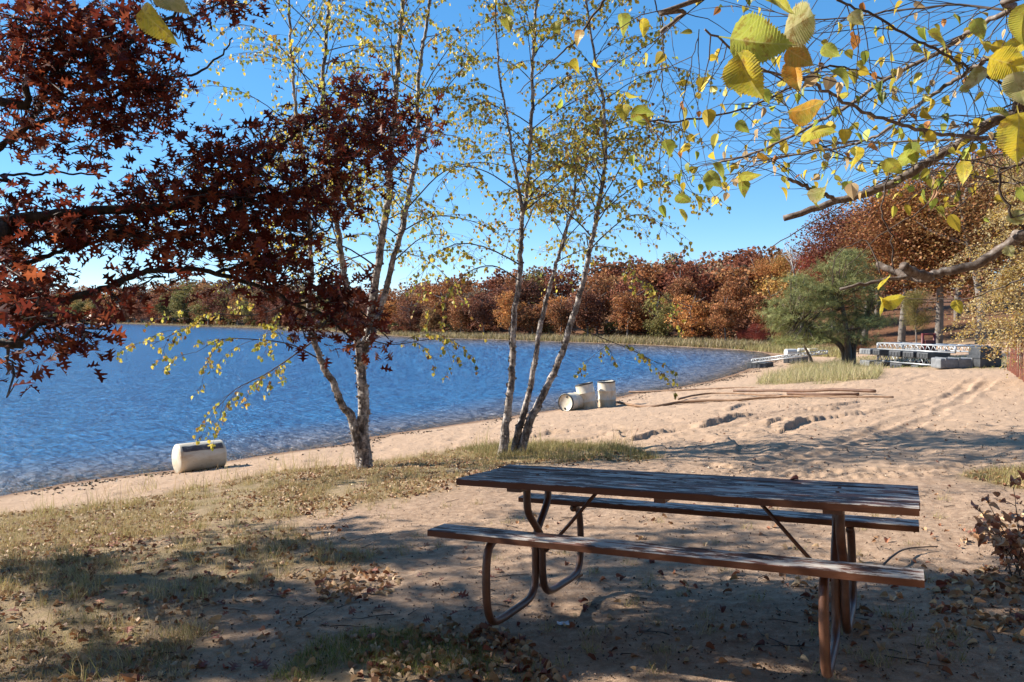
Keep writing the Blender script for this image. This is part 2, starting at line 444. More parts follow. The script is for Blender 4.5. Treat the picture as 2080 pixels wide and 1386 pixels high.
def paint_wood(name, worn):
    m, nt, b = new_mat(name); o = obj_co(nt)
    st = mapping(nt, o, (2.6, 13, 13)); f = noise(nt, st, 1.9, 9, .72); g = noise(nt, mapping(nt, o, (2.2, 6, 6)), 1.2, 5, .6)
    fine = noise(nt, mapping(nt, o, (5, 130, 130)), 1.0, 6, .7)
    brown = mix(nt, fine, (.050, .024, .018), (.10, .045, .031))
    brown = mix(nt, ramp(nt, g, [(.48, (0, 0, 0)), (.60, (1, 1, 1))]), brown, (.17, .064, .042))
    mm = nt.nodes.new('ShaderNodeMath'); mm.operation = 'MULTIPLY_ADD'; nt.links.new(f, mm.inputs[0]); mm.inputs[1].default_value = .62
    m2 = nt.nodes.new('ShaderNodeMath'); m2.operation = 'MULTIPLY_ADD'; nt.links.new(fine, m2.inputs[0]); m2.inputs[1].default_value = .12
    m3 = nt.nodes.new('ShaderNodeMath'); m3.operation = 'MULTIPLY'; nt.links.new(g, m3.inputs[0]); m3.inputs[1].default_value = .26; nt.links.new(m3.outputs[0], m2.inputs[2]); nt.links.new(m2.outputs[0], mm.inputs[2])
    mask = ramp(nt, mm.outputs[0], [(.535 - .03 * worn, (0, 0, 0)), (.555 - .03 * worn, (1, 1, 1))])
    # only the upper face is worn through
    sep = nt.nodes.new('ShaderNodeSeparateXYZ'); nt.links.new(nt.nodes.new('ShaderNodeTexCoord').outputs['Normal'], sep.inputs[0])
    up = ramp(nt, sep.outputs['Z'], [(.35, (0, 0, 0)), (.7, (1, 1, 1))])
    k = nt.nodes.new('ShaderNodeMath'); k.operation = 'MULTIPLY'; nt.links.new(mask, k.inputs[0]); nt.links.new(up, k.inputs[1])
    grey = mix(nt, fine, (.29, .255, .225), (.56, .51, .46))
    c = mix(nt, k.outputs[0], mix(nt, up, (.135, .052, .026), brown), grey)
    nt.links.new(c, b.inputs['Base Color']); b.inputs['Roughness'].default_value = .62; b.inputs['Specular IOR Level'].default_value = .3
    bump(nt, b, fine, .35, .004); return m
M['table_paint'] = paint_wood('table_paint', .75)
M['seat_paint'] = paint_wood('seat_paint', 1.35)
def simple(name, c1, c2, scale=8, rough=.5, metal=0, bs=.15):
    m, nt, b = new_mat(name); f = noise(nt, obj_co(nt), scale, 6, .65)
    nt.links.new(mix(nt, ramp(nt, f, [(.35, (0, 0, 0)), (.65, (1, 1, 1))]), c1, c2), b.inputs['Base Color'])
    b.inputs['Roughness'].default_value = rough; b.inputs['Metallic'].default_value = metal; bump(nt, b, f, bs, .004); return m
M['brown_steel'] = simple('brown_steel', (.085, .038, .024), (.17, .078, .046), 12, .42)
M['aluminium'] = simple('aluminium', (.30, .315, .33), (.46, .47, .48), 6, .38, .3)
M['black_float'] = simple('black_float', (.02, .022, .025), (.06, .062, .066), 4, .55)
M['grey_float'] = simple('grey_float', (.10, .105, .11), (.22, .225, .23), 3, .6)
M['red_steel'] = simple('red_steel', (.08, .010, .010), (.15, .018, .015), 5, .5)
M['lath'] = simple('lath', (.20, .065, .04), (.32, .12, .075), 7, .8)
M['pole_wood'] = simple('pole_wood', (.13, .066, .032), (.26, .15, .08), 3, .7)
M['pole_dark'] = simple('pole_dark', (.09, .042, .024), (.18, .09, .048), 3, .7)
M['old_wood'] = simple('old_wood', (.13, .10, .08), (.28, .23, .19), 6, .85)
M['white_wall'] = simple('white_wall', (.50, .50, .48), (.62, .62, .60), 1, .7)
M['roof'] = simple('roof', (.10, .09, .085), (.17, .16, .15), 2, .8)
M['dark_glass'] = simple('dark_glass', (.02, .025, .03), (.05, .055, .06), 1, .1)
M['black_rim'] = simple('black_rim', (.02, .02, .022), (.06, .058, .055), 9, .5)
M['plastic'] = simple('plastic', (.6, .62, .65), (.8, .82, .85), 20, .15)
def drum_mat(name, stain):
    m, nt, b = new_mat(name); o = obj_co(nt)
    f = noise(nt, mapping(nt, o, (1, 1, .5)), 4.5, 6, .65); g = noise(nt, mapping(nt, o, (1, 1, .3), loc=(3, 1, 2)), 2.2, 5, .6)
    c = mix(nt, ramp(nt, f, [(.40, (0, 0, 0)), (.66, (1, 1, 1))]), (.68, .62, .50), (.56, .46, .30))
    c = mix(nt, ramp(nt, g, [(.55, (0, 0, 0)), (.68, (stain, stain, stain))]), c, (.36, .20, .075))
    c = mix(nt, ramp(nt, noise(nt, o, 11, 5, .7), [(.62, (0, 0, 0)), (.74, (.7, .7, .7))]), c, (.27, .20, .14))
    nt.links.new(c, b.inputs['Base Color']); b.inputs['Roughness'].default_value = .45; b.inputs['Subsurface Weight'].default_value = 0
    bump(nt, b, f, .1, .01); return m
M['drum'] = drum_mat('drum_plastic', .5)
M['drum_old'] = drum_mat('drum_plastic_stained', .9)
def drum_band():
    m, nt, b = new_mat('algae_band'); f = noise(nt, mapping(nt, obj_co(nt), (3, 3, 1.2)), 4, 6, .7)
    nt.links.new(ramp(nt, f, [(.34, (.035, .03, .032)), (.5, (.10, .08, .075)), (.64, (.33, .26, .19))]), b.inputs['Base Color']); b.inputs['Roughness'].default_value = .75; return m
M['algae'] = drum_band()

# ------------------------------------------------------------------ ground sheet
def build_ground():
    ys = [745.0 + 900]                      # photo rows, dense towards the horizon in metres ahead
    d1 = np.geomspace(.4, 3.2, 16, endpoint=False)
    rows = np.linspace(1450, 668, 560); H = 2.2
    d2 = F * H / (rows - 645.5)
    d2 = d2[d2 > 3.2]
    d3 = np.geomspace(d2[-1] * 1.02, 1500, 46)
    r = np.concatenate([d1, d2, d3])
    a1 = np.linspace(-41, 41, 900); a2 = np.linspace(41, 319, 120)[1:-1]
    ang = np.radians(np.concatenate([a1, a2])); na, nr = len(ang), len(r)
    X = r[:, None] * np.sin(ang)[None]; Y = r[:, None] * np.cos(ang)[None]
    x = np.append(X.ravel(), 0.0); y = np.append(Y.ravel(), 0.0)
    s = shore(x, y); z = HF(x, y, s)
    V = np.stack([x, y, z], 1)
    i = np.arange(nr - 1)[:, None]; k = np.arange(na)[None]; k2 = (k + 1) % na
    quads = np.stack([i * na + k, (i + 1) * na + k, (i + 1) * na + k2, i * na + k2], -1).reshape(-1, 4)
    c = nr * na; kk = np.arange(na); tris = np.stack([np.full(na, c), kk, (kk + 1) % na], 1)
    loops = np.concatenate([quads.ravel(), tris.ravel()]); counts = np.concatenate([np.full(len(quads), 4), np.full(na, 3)])
    wet = sstep(-.5, .1, s) * (1 - sstep(.15, .9, s + (fbm(x * 1.2, y * 1.2, 6) - .5) * .8))
    deep_light = sstep(.5, 9.5, -s)
    grass = zones(x, y, s); wood = sstep(55, 70, y) * sstep(4, 12, s)
    me = big_mesh('beach', V, loops, counts, None, M['ground'], True, dict(sand=side_sand(x, y), grass=grass, wet=wet, deep_light=deep_light, shallow_glare=.8 * sstep(.3, 2.2, -s), wood=wood))
    tag(link('ground', me), kind='structure')
build_ground()
mb = MB(); mb.add([(-900, -250, WZ), (80, -250, WZ), (80, 900, WZ), (-900, 900, WZ)], [[0, 1, 2, 3]])
tag(mb.build('lake_water', M['water']), kind='structure')

# ------------------------------------------------------------------ leaf templates (stem at origin, along +y, unit length)
def fold(pts, w, curl=.12, lift=.25, zw=None):
    """half outline -> two halves folded on the midrib"""
    h = len(pts); V = []; mid = [(0, p[1], -curl * (p[1] ** 2)) for p in pts]
    zw = zw or [p[0] for p in pts]; Lf = [(-p[0] * w, p[1], lift * q * w - curl * p[1] ** 2) for p, q in zip(pts, zw)]; Rt = [(-a, b, c) for a, b, c in Lf]
    V = mid + Lf + Rt; Fc = []
    for i in range(h - 1):
        Fc.append([i, h + i, h + i + 1, i + 1][::-1]); Fc.append([i, 2 * h + i, 2 * h + i + 1, i + 1])
    return V, Fc
OAK = fold([(.02, 0), (.10, .14), (.42, .20), (.16, .32), (.12, .38), (.62, .52), (.56, .60), (.16, .58), (.15, .68), (.50, .84), (.17, .84), (.06, 1.0)], .76, .22, .35)
BIRCH = fold([(.02, 0), (.30, .06), (.46, .25), (.42, .5), (.26, .76), (.0, 1.0)], .95, .15, .22)
BIRCHBIG = fold([(.015, -.22), (.02, 0), (.26, .03), (.33, .10), (.40, .12), (.43, .2), (.49, .24), (.48, .33), (.50, .38), (.46, .46), (.45, .53), (.38, .60), (.36, .67), (.28, .73), (.24, .80), (.15, .87), (.10, .93), (.0, 1.05)], .80, .14, .25)
def toothed(n=20):
    pts = [(.012, -.20), (.016, -.02)]
    for i in range(n):
        v = i / n; w_ = .5 * (math.sin(PI * min(1, (v + .06) ** .62)) ** .85)
        k_ = 1.10 if i % 3 == 1 else 1.02; pts.append((max(.02, w_ * .93), v + .012)); pts.append((max(.02, w_ * k_), v + .042))
    return pts + [(0.0, 1.06)]
BIRCHTOOTH = fold(toothed(), .74, .14, .28)
CURL = fold([(.02, 0), (.3, .1), (.44, .35), (.36, .65), (.12, .95)], .95, .5, .9)
QUAD = ([(-.5, -.5, 0), (.5, -.5, .08), (.5, .5, 0), (-.5, .5, .1)], [[0, 1, 2, 3]])
TRI3 = ([(-.5, -.3, 0), (.5, -.35, .1), (.1, .6, .05)], [[0, 1, 2]])
BLADE = ([(-.5, 0, 0), (.5, 0, 0), (-.35, .12, .55), (.35, .12, .55), (0, .42, 1.0)], [[0, 1, 3, 2], [2, 3, 4]])
def palette(rnd, n, cols, w=None, var=.25):
    cols = np.array(cols); i = rnd.choice(len(cols), n, p=None if w is None else np.array(w) / sum(w))
    return np.clip(cols[i] * (1 + (rnd.rand(n, 1) - .5) * 2 * var), 0, 1)

# ------------------------------------------------------------------ picnic table
tb = empty('picnic_table', (.9238, 4.2794, 0)); tb.rotation_euler = (-.0456, -.0389, -.466)
tag(tb, 'brown painted picnic table with two bench seats and flaking worn top, standing on bare soil', 'picnic table')
L = 2.44; TH = .0345; HB = .5238; OFF = .5705; BW = .184; W = .6928
rnd = R(5)
def board(mb, x0, x1, y0, y1, z0, z1):
    """one plank with slightly uneven edges"""
    n = 26; xs = np.linspace(x0, x1, n); V = []
    b = .004
    for x in xs:
        j = rnd.randn(4) * .0011
        V += [(x, y0 + j[0], z0), (x, y0 + j[1], z1 - b), (x, y0 + b + j[1], z1 + j[3] * .6), (x, y1 - b + j[2], z1 + j[3] * .6), (x, y1 + j[2], z1 - b), (x, y1, z0)]
    Fc = []
    for i in range(n - 1):
        for k in range(6):
            k2 = (k + 1) % 6
            Fc.append([i * 6 + k, (i + 1) * 6 + k, (i + 1) * 6 + k2, i * 6 + k2])
    Fc.append(list(range(6))); Fc.append(list(range((n - 1) * 6, n * 6))[::-1])
    mb.add(V, Fc)
top = MB(); bw = (W - 4 * .009) / 5
for k in range(5):
    y0 = -W / 2 + k * (bw + .009); board(top, -L / 2 + rnd.rand() * .008, L / 2 - rnd.rand() * .008, y0, y0 + bw, .76 - TH, .76 + rnd.randn() * .0015)
top.build('tabletop', M['table_paint'], tb)
for sgn in (-1, 1):
    st = MB(); board(st, -L / 2, L / 2, sgn * OFF - BW / 2, sgn * OFF + BW / 2, HB - TH, HB); st.build('bench_seat', M['seat_paint'], tb)
for sx in (-1, 0, 1):
    for k in range(5):
        b = MB(); y = -W / 2 + k * (bw + .009) + bw * .5; b.lathe([(.011, .758), (.010, .7635), (.005, .7655), (0, .7655)], 10, None, Matrix.Translation((sx * .847, y, 0))); b.build('bolt', M['brown_steel'], tb)
RT = .0225
for sx in (-1, 1):
    for sg in (-1, 1):          # each bent pipe carries one seat
        x = sx * .847 + sg * RT
        path = [(x, -sg * .20, .725), (x, -sg * .20, .62), (x, -sg * .175, .55), (x, -sg * .08, .46), (x, -sg * .02, .395), (x, 0, .31), (x, sg * .003, .17), (x, sg * .03, .075), (x, sg * .11, .03),
                (x, sg * .30, .022), (x, sg * .48, .022), (x, sg * .57, .045), (x, sg * .615, .12), (x, sg * .628, .24), (x, sg * .622, .36), (x, sg * .60, .43), (x, sg * .545, .468), (x, sg * .50, .468)]
        t = MB(); t.tube(smooth_path(path, 5), RT, 12); t.build('leg_frame', M['brown_steel'], tb)
    c = MB(); c.tube([(sx * .80, 0, .30), (sx * .62, 0, .50), (sx * .43, 0, .715)], .011, 8); c.build('brace', M['brown_steel'], tb)
    c = MB(); c.box((sx * .847 - .045, -.33, .76 - TH - .022), (sx * .847 + .045, .33, .76 - TH - .001), .003); c.build('cleat', M['brown_steel'], tb)
c = MB(); c.box((-.03, -.31, .76 - TH - .03), (.03, .31, .76 - TH - .001), .004); c.build('cleat', M['brown_steel'], tb)

# ------------------------------------------------------------------ drums
DR, DH = .29, .88
def drum_body(n=40, plain=False):
    p = [(0, .012), (DR * .9, .012), (DR * .93, .0), (DR * .97, .0), (DR, .02), (DR, .27), (DR + .012, .285), (DR + .012, .30), (DR, .315), (DR, .56), (DR + .012, .575), (DR + .012, .59), (DR, .605), (DR, .84), (DR * .985, .87), (DR * .93, .885), (DR * .88, .86), (0, .86)]
    if plain: p = [(0, .0), (DR * .90, .0), (DR * .97, .012), (DR, .035), (DR * 1.0, .10), (DR * 1.0, .28), (DR * 1.01, .44), (DR * 1.0, .60), (DR, .80), (DR * .985, .84), (DR * .99, .852), (DR * .98, .875), (DR * .90, .89), (0, .885)]
    mb = MB(); mb.lathe(p, n); return mb
def make_drum(rim=True, plain=False, mat='drum'):
    t = empty('plastic_drum', (0, 0, 0))
    drum_body(40, plain).build('drum_body', M[mat], t)
    if rim:
        b = MB(); b.lathe([(DR * .90, .862), (DR * .90, .893), (DR * 1.015, .893), (DR * 1.03, .88), (DR * 1.03, .852), (DR * 1.004, .845)], 40); b.build('rim', M['black_rim'], t)
    for ang in (.9, PI + .9):
        b = MB(); Mx = Matrix.Translation((math.cos(ang) * .19, math.sin(ang) * .19, .858 if not plain else .883)); b.lathe([(0.035, 0), (.035, .016), (.028, .02), (0, .02)], 14, None, Mx); b.build('bung', M['black_rim'] if not plain else M[mat], t)
    return t
def place(o, P, axis, roll=0):
    """stand the drum with its bottom centre at P and its axis along a direction"""
    ax = Vector(axis).normalized(); q = ax.to_track_quat('Z', 'Y'); o.rotation_mode = 'QUATERNION'; o.rotation_quaternion = q @ Matrix.Rotation(roll, 4, 'Z').to_quaternion(); o.location = P
# lying at the water's edge: lit end towards the left
d0 = make_drum(False, True, 'drum_old'); tag(d0, 'stained cream plastic drum lying alone on its side at the water edge', 'drum', 'plastic drums on the beach')
pa = gnd(361, 962, HF); axv = np.array([.74, .67, 0]); axv /= np.linalg.norm(axv); P0 = pa + np.array([-.05, .06, 0]); mid = P0 + axv * DH / 2
za = HZ(mid[0], mid[1]) + DR - .03
slope = (HZ(*(P0 + axv * DH)[:2]) - HZ(*P0[:2])) / DH
place(d0, (P0[0], P0[1], za - slope * DH / 2), (axv[0], axv[1], slope), 0)
band = MB(); A = np.linspace(-.20, .42, 14); q = d0.rotation_quaternion
# dark algae stripe along the flank facing the camera, a skin 3 mm proud of the drum
def local_angle(dirw):
    l = q.inverted() @ Vector(dirw); return math.atan2(l.y, l.x)
a0 = local_angle((.42, -.44, .62)); Vs = []
zs = np.linspace(.05, .83, 22); rb = R(3)
up = np.sign(math.sin(local_angle((0, 0, 1)) - a0)) or 1
for i, z in enumerate(zs):
    e0 = -.22 + .10 * (fbm(np.array([z * 6]), np.array([.5]), 3)[0] - .5); e1 = .24 + .30 * (fbm(np.array([z * 5]), np.array([2.5]), 8)[0] - .5)
    for t in np.linspace(e0, e1, 8): Vs.append(((DR * 1.01 + .003) * math.cos(a0 + up * t), (DR * 1.01 + .003) * math.sin(a0 + up * t), z))
Fs = [[i * 8 + k, i * 8 + k + 1, (i + 1) * 8 + k + 1, (i + 1) * 8 + k] for i in range(len(zs) - 1) for k in range(7)]
band.add(Vs, Fs, smooth=True); band.build('algae_stripe', M['algae'], d0)
# group of three
p = gnd(1152, 836, HF); d1 = make_drum(True, False); tag(d1, 'cream plastic drum lying on its side, bunged black-rimmed end facing the table', 'drum', 'plastic drums on the beach')
ax = np.array([-.62, -.78, .02]); ax /= np.linalg.norm(ax); c = np.array([p[0] - .02, p[1] + .12, HZ(p[0] + .2, p[1] + .4) + DR - .03]); place(d1, c - ax * .84, ax, .5)
p = gnd(1200, 830, HF); d2 = copy_tree(d1); tag(d2, 'cream plastic drum standing tilted to one side, black rim on top', 'drum')
zt = np.array([-.20, .06, .97]); place(d2, (p[0] - .02, p[1] + .25, HZ(p[0], p[1] + .25) - .08), zt, 1.0)
p = gnd(1236, 827, HF); d3 = copy_tree(d1); tag(d3, 'cream plastic drum standing upright with black rim, at the thick end of a pole', 'drum')
place(d3, (p[0], p[1] + .29, HZ(p[0], p[1] + .29) - .05), (-.045, -.02, 1), 2.2)
for k, (a, b_, yaw, lab) in enumerate([(1606, 719, .2, 'white drum lying nearest the water beyond the leaning post'), (1631, 717, -.1, 'white drum lying just behind the leaning post'), (1650, 718, .3, 'yellowed white drum lying between the leaning post and the pine')]):
    p = gnd(a, b_ + 4, HF); o = copy_tree(d0)
    for ch in list(o.children):
        if ch.name.startswith('algae'): bpy.data.objects.remove(ch)
    tag(o, lab, 'drum', 'white drums far along the beach'); place(o, (p[0] - .4, p[1], HZ(p[0], p[1]) + DR - .04), (1, yaw, 0), k)
    for ch in o.children:
        if ch.data and k < 2: ch.data = ch.data.copy(); ch.data.materials[0] = M['white_wall']

# ------------------------------------------------------------------ poles lying on the sand
def pole(name, label, px, r0, r1, mat, lift=0.0):
    P = [gnd(a, b, HF) for a, b in px]; P = smooth_path(P, 8); rr = np.linspace(r0, r1, len(P)) * .75
    zz = HF(P[:, 0], P[:, 1]); k = np.ones(15) / 15; zp = np.pad(zz, 7, mode='edge'); zz = np.convolve(zp, k, 'valid')
    P[:, 2] = zz + rr * .75 + lift
    rb = R(len(label)); P[:, 2] += np.convolve(rb.randn(len(P) + 6) * .01, np.ones(7) / 7, 'valid')
    mb = MB(); mb.tube(P, rr * (1 + .12 * (rb.rand(len(P)) - .5)), 8, None, True); o = mb.build(name, M[mat])
    tag(o, label, 'pole', 'long poles lying on the sand')
pole('wooden_pole', 'thin brown pole lying nearest the water on the sand', [(1278, 799), (1340, 796), (1440, 791), (1560, 786)], .05, .035, 'pole_wood')
pole('wooden_pole', 'straight dark brown pole lying on top of the pole pile', [(1490, 803), (1560, 801.5), (1640, 801.5), (1700, 802), (1778, 803.5)], .05, .06, 'pole_dark', .10)
pole('wooden_pole', 'long bowed pole curving from the upright drum past the pile', [(1250, 823), (1320, 826), (1385, 821), (1440, 818), (1500, 815), (1560, 811), (1640, 807)], .06, .045, 'pole_wood', .02)
pole('wooden_pole', 'pole with a humped bend ending thin, farthest from the lake', [(1378, 816), (1410, 808), (1450, 804), (1500, 805), (1560, 808), (1640, 810), (1730, 811), (1815, 811)], .045, .028, 'pole_wood', .05)
pole('wooden_pole', 'short thick dark pole wedged under the pole pile', [(1600, 806), (1660, 805), (1745, 804)], .06, .05, 'pole_dark', .04)

# ------------------------------------------------------------------ docks
def truss(mb, a, b, h, depth, n):
    """two parallel lattice rails between a and b, h tall, depth apart"""
    a = np.array(a, float); b = np.array(b, float); u = b - a; Lx = np.linalg.norm(u[:2]); side = np.array([-u[1], u[0], 0]) / Lx
    for s_ in (0, 1):
        o = side * depth * s_
        for z in (0, h): mb.tube([a + o + (0, 0, z), b + o + (0, 0, z)], .035, 6)
        for i in range(n):
            p = a + u * i / n + o; q = a + u * (i + 1) / n + o; m_ = (p + q) / 2
            mb.tube([p + (0, 0, .0), m_ + (0, 0, h)], .022, 4); mb.tube([m_ + (0, 0, h), q], .022, 4)
        for e in (a + o, b + o): mb.tube([e, e + np.array([0, 0, h])], .04, 6)
    for i in range(0, n + 1, 2):
        p = a + u * i / n + np.array([0, 0, h]); mb.tube([p, p + side * depth], .03, 4)
def float_box(parent, c, size, yaw, mat='black_float'):
    mb = MB(); w, d, h = size; Mx = Matrix.Translation(c) @ Matrix.Rotation(yaw, 4, 'Z')
    mb.box((-w / 2, -d / 2, 0), (w / 2, d / 2, h), .05, None, Mx)
    for k in (-.25, .0, .25): mb.box((w * k - .03, -d / 2 - .02, .06), (w * k + .03, d / 2 + .02, h - .06), .01, None, Mx)
    mb.build('float', M[mat], parent)
# the single section at the water
pA = gnd(1528, 749, HF); pB = gnd(1656, 741, HF); zA = HZ(*pA[:2])
dk = empty('dock_section', tuple(pA)); tag(dk, 'silver lattice dock section with black floats running from the water onto the sand', 'dock', 'dock sections on the beach')
inv = -pA; mb = MB(); a = np.array([0, .1, .36]); b_ = np.array([pB[0] - pA[0] + .3, pB[1] - pA[1] + .2, pB[2] - pA[2] + .58]); truss(mb, a, b_, .19, 1.2, 10); mb.build('frame', M['aluminium'], dk)
yaw = math.atan2(b_[1], b_[0])
float_box(dk, (.65, .55, -.05), (1.25, 1.1, .42), yaw); float_box(dk, (3.0, 1.0, -.02 + (pB[2] - pA[2]) * .7), (1.2, 1.0, .42), yaw)
# the two stacked sections
def stacked(pl, pr, zlift, label, floats):
    a = gnd(*pl, HF); b = gnd(*pr, HF)
    t = empty('dock_section', tuple(a)); tag(t, label, 'dock', 'dock sections on the beach')
    d = b - a; mb = MB(); truss(mb, (0, 0, zlift), (d[0], d[1], zlift - .05 + d[2] * .3), .27, 1.3, 14)
    mb.build('frame', M['aluminium'], t); yaw = math.atan2(d[1], d[0])
    for k, z, sz, mt in floats: float_box(t, (d[0] * k, d[1] * k + .85, z), sz, yaw, mt)
    return t
stacked((1783, 744), (1919, 745), .26, 'lower lattice dock section resting on dark floats under the stack', [(.10, 0, (.85, 1.1, .26), 'grey_float'), (.33, 0, (.6, 1.1, .26), 'black_float'), (.62, 0, (.9, 1.1, .26), 'black_float'), (.9, 0, (.5, 1.1, .26), 'black_float')])
stacked((1782, 744), (1940, 745.5), .82, 'upper lattice dock section lying across the stack on tall dark floats', [(.09, .54, (.85, 1.1, .27), 'grey_float'), (.26, .54, (.5, 1.1, .27), 'black_float'), (.52, .54, (.8, 1.1, .27), 'black_float'), (.70, .54, (.7, 1.1, .27), 'black_float'), (.88, .54, (.7, 1.1, .27), 'black_float')])
p = gnd(1938, 748, HF); mb = MB(); w = .72
mb.box((-w, -.4, 0), (w, .4, .40), .06)
for k in (-.5, 0, .5): mb.box((k - .04, -.42, .05), (k + .04, .42, .42), .01)
o = mb.build('float_block', M['grey_float']); o.location = p; o.rotation_euler = (0, 0, -.05); tag(o, 'long grey float block lying on the sand in front of the dock stack', 'float')
p = gnd(2000, 746, HF); mb = MB(); mb.box((-.42, -.4, 0), (.42, .4, .8), .06); mb.box((-.45, -.43, .35), (.45, .43, .45), .01); mb.lathe([(.12, .80), (.12, .84), (0, .84)], 16)
o = mb.build('float_block', M['black_float']); o.location = p; tag(o, 'black float block standing on grass between dock stack and fence', 'float')
# red metal stand behind
p = gnd(1946, 744, HF); t = empty('metal_stand', tuple(p + np.array([0, 2.2, 0]))); tag(t, 'dark red metal stand rising behind the end of the dock stack', 'stand')
mb = MB()
for dx in (-.3, .22):
    mb.tube([(dx, 0, 0), (dx, 0, 1.3)], .06, 8)
for z in (.4, .9, 1.25): mb.tube([(-.3, 0, z), (.22, 0, z)], .05, 6)
mb.build('upright_frame', M['red_steel'], t); mb = MB(); mb.box((-.24, -.12, .55), (.16, .12, 1.0), .03); mb.build('panel', M['red_steel'], t)
mb = MB(); mb.tube([(-.3, 0, 0), (-.3, .8, 0), (.22, .8, 0), (.22, 0, 0)], .05, 6); mb.build('foot', M['red_steel'], t)

# ------------------------------------------------------------------ leaning post
p = gnd(1652, 748, HF); q = at(1632, 700, (p - CAM) @ FWD - .1)
mb = MB(); rb = R(2); P = smooth_path([p - (0, 0, .15), p * .7 + q * .3 + (.05, 0, 0), p * .35 + q * .65 + (.04, 0, 0), q], 5)
mb.tube(P, np.linspace(.11, .06, len(P)), 8, None, True, .25, rb)
tag(mb.build('leaning_post', M['old_wood']), 'weathered post leaning over the tall beach grass by the dock', 'post')

# ------------------------------------------------------------------ lath fence at the right edge
f0 = gnd(2046, 751, HF); f1 = gnd(2084, 780, HF); dirf = f1 - f0; Lf = np.linalg.norm(dirf[:2]); dirf = dirf / Lf
t = empty('lath_fence', tuple(f0)); tag(t, 'rusty red lath fence running along the edge of the sand', 'fence')
n = 34; sp = .42; rb = R(8); tops = []
for k in range(n):
    q = f0 + dirf * (k * sp); z = HZ(q[0], q[1]) if k % 4 == 0 or k < 2 else z
    lx, ly, lz = q[0] - f0[0], q[1] - f0[1], z - f0[2]; h = 1.05 + rb.randn() * .04; a = rb.randn() * .03
    mb = MB(); mb.box((-.032, -.012, -.15), (.032, .012, h), .004, None, Matrix.Translation((lx, ly, lz)) @ Matrix.Rotation(a, 4, 'Y') @ Matrix.Rotation(math.atan2(dirf[1], dirf[0]), 4, 'Z')); mb.build('lath', M['lath'], t); tops.append((lx, ly, lz))
mb = MB()
for hz in (.2, .55, .9): mb.tube(np.array(tops) + (0, 0, hz), .006, 4)
mb.build('wire', M['brown_steel'], t)

# ------------------------------------------------------------------ cottage across the lake
p = at(1318, 640, 132); gz = HZ(p[0], p[1]); zb = CZ + (645 - 640) / F * 132
t = empty('cottage', (p[0], p[1], gz)); t.rotation_euler = (0, 0, .25); tag(t, 'white cottage half hidden among the red oaks across the lake', 'house')
w = MB(); w.box((-3.2, -2.2, -1), (3.2, 2.2, 2.6)); w.add([(-3.2, -2.2, 2.602), (-3.2, 2.2, 2.602), (-3.2, 0, 4.2), (3.2, -2.2, 2.602), (3.2, 2.2, 2.602), (3.2, 0, 4.2)], [[0, 2, 1], [3, 4, 5]]); w.build('wall', M['white_wall'], t)
w = MB(); w.add([(-3.5, -2.6, 2.45), (3.5, -2.6, 2.45), (3.5, 0, 4.35), (-3.5, 0, 4.35), (-3.5, 2.6, 2.45), (3.5, 2.6, 2.45), (-3.5, -2.6, 2.6), (3.5, -2.6, 2.6), (3.5, 0, 4.5), (-3.5, 0, 4.5), (-3.5, 2.6, 2.6), (3.5, 2.6, 2.6)], [[0, 3, 2, 1], [3, 4, 5, 2], [6, 7, 8, 9], [9, 8, 11, 10], [0, 1, 7, 6], [4, 10, 11, 5]]); w.build('roof', M['roof'], t)
for dx in (-1.6, 1.4):
    w = MB(); w.box((dx - .5, -2.24, .8), (dx + .5, -2.205, 1.9)); w.build('window', M['dark_glass'], t)
w = MB(); w.box((-.45, -2.24, -.2), (.45, -2.205, 1.9)); w.build('door', M['roof'], t)

# ------------------------------------------------------------------ near birches
BIRCH_COLS = [(.70, .52, .08), (.60, .50, .09), (.40, .40, .07), (.27, .30, .055), (.46, .26, .06), (.24, .12, .04)]
def grow_branch(mb, rnd, base, dirv, length, r0, tips, droop=.35, twigs=8, sub=True, col=None):
    """an arching branch with fine twigs; collects leaf points in tips"""
    n = 9; P = [np.array(base)]; d = np.array(dirv, float); d /= np.linalg.norm(d); seg = length / n
    for i in range(n):
        d = d + np.array([rnd.randn() * .07, rnd.randn() * .07, -droop * (i / n) * .35 + rnd.randn() * .03]); d /= np.linalg.norm(d)
        P.append(P[-1] + d * seg)
    P = np.array(P); rr = np.linspace(r0, max(.002, r0 * .2), n + 1); mb.tube(P, rr, 5, None, False)
    for k in range(twigs):
        t = .22 + .78 * (k + rnd.rand()) / twigs; i = min(int(t * n), n - 1); q = P[i] + (P[i + 1] - P[i]) * (t * n - i)
        dd = (P[i + 1] - P[i]) / seg; side = np.cross(dd, [0, 0, 1]); side /= np.linalg.norm(side) + 1e-9
        tv = dd * .7 + side * (1 if k % 2 else -1) * (.4 + .5 * rnd.rand()) + np.array([0, 0, rnd.rand() * .5 - .15]); tv /= np.linalg.norm(tv)
        tl = length * (.16 + .22 * rnd.rand()) * (1.1 - .4 * t); m = 5; Q = [q]
        for j in range(m):
            tv = tv + np.array([rnd.randn() * .1, rnd.randn() * .1, -.10 - .05 * rnd.rand()]); tv /= np.linalg.norm(tv); Q.append(Q[-1] + tv * tl / m)
        mb.tube(Q, np.linspace(max(.0028, r0 * .22), .0016, m + 1), 3, None, False)
        for j in range(1, m + 1):
            tips.append(Q[j] + rnd.randn(3) * .02)
            if sub and rnd.rand() < .75:
                sv = tv + rnd.randn(3) * .6; sv[2] -= .1; sv /= np.linalg.norm(sv); e = Q[j] + sv * tl * .35
                mb.tube([Q[j], (Q[j] + e) / 2 + rnd.randn(3) * .01, e], [.002, .0018, .0014], 3, None, False); tips.append(e); tips.append((Q[j] + e) / 2)
    return P
def stem_path(px, d, zend=None, drift=0.0):
    return np.array([at(a, b, d + drift * i / len(px)) for i, (a, b) in enumerate(px)])
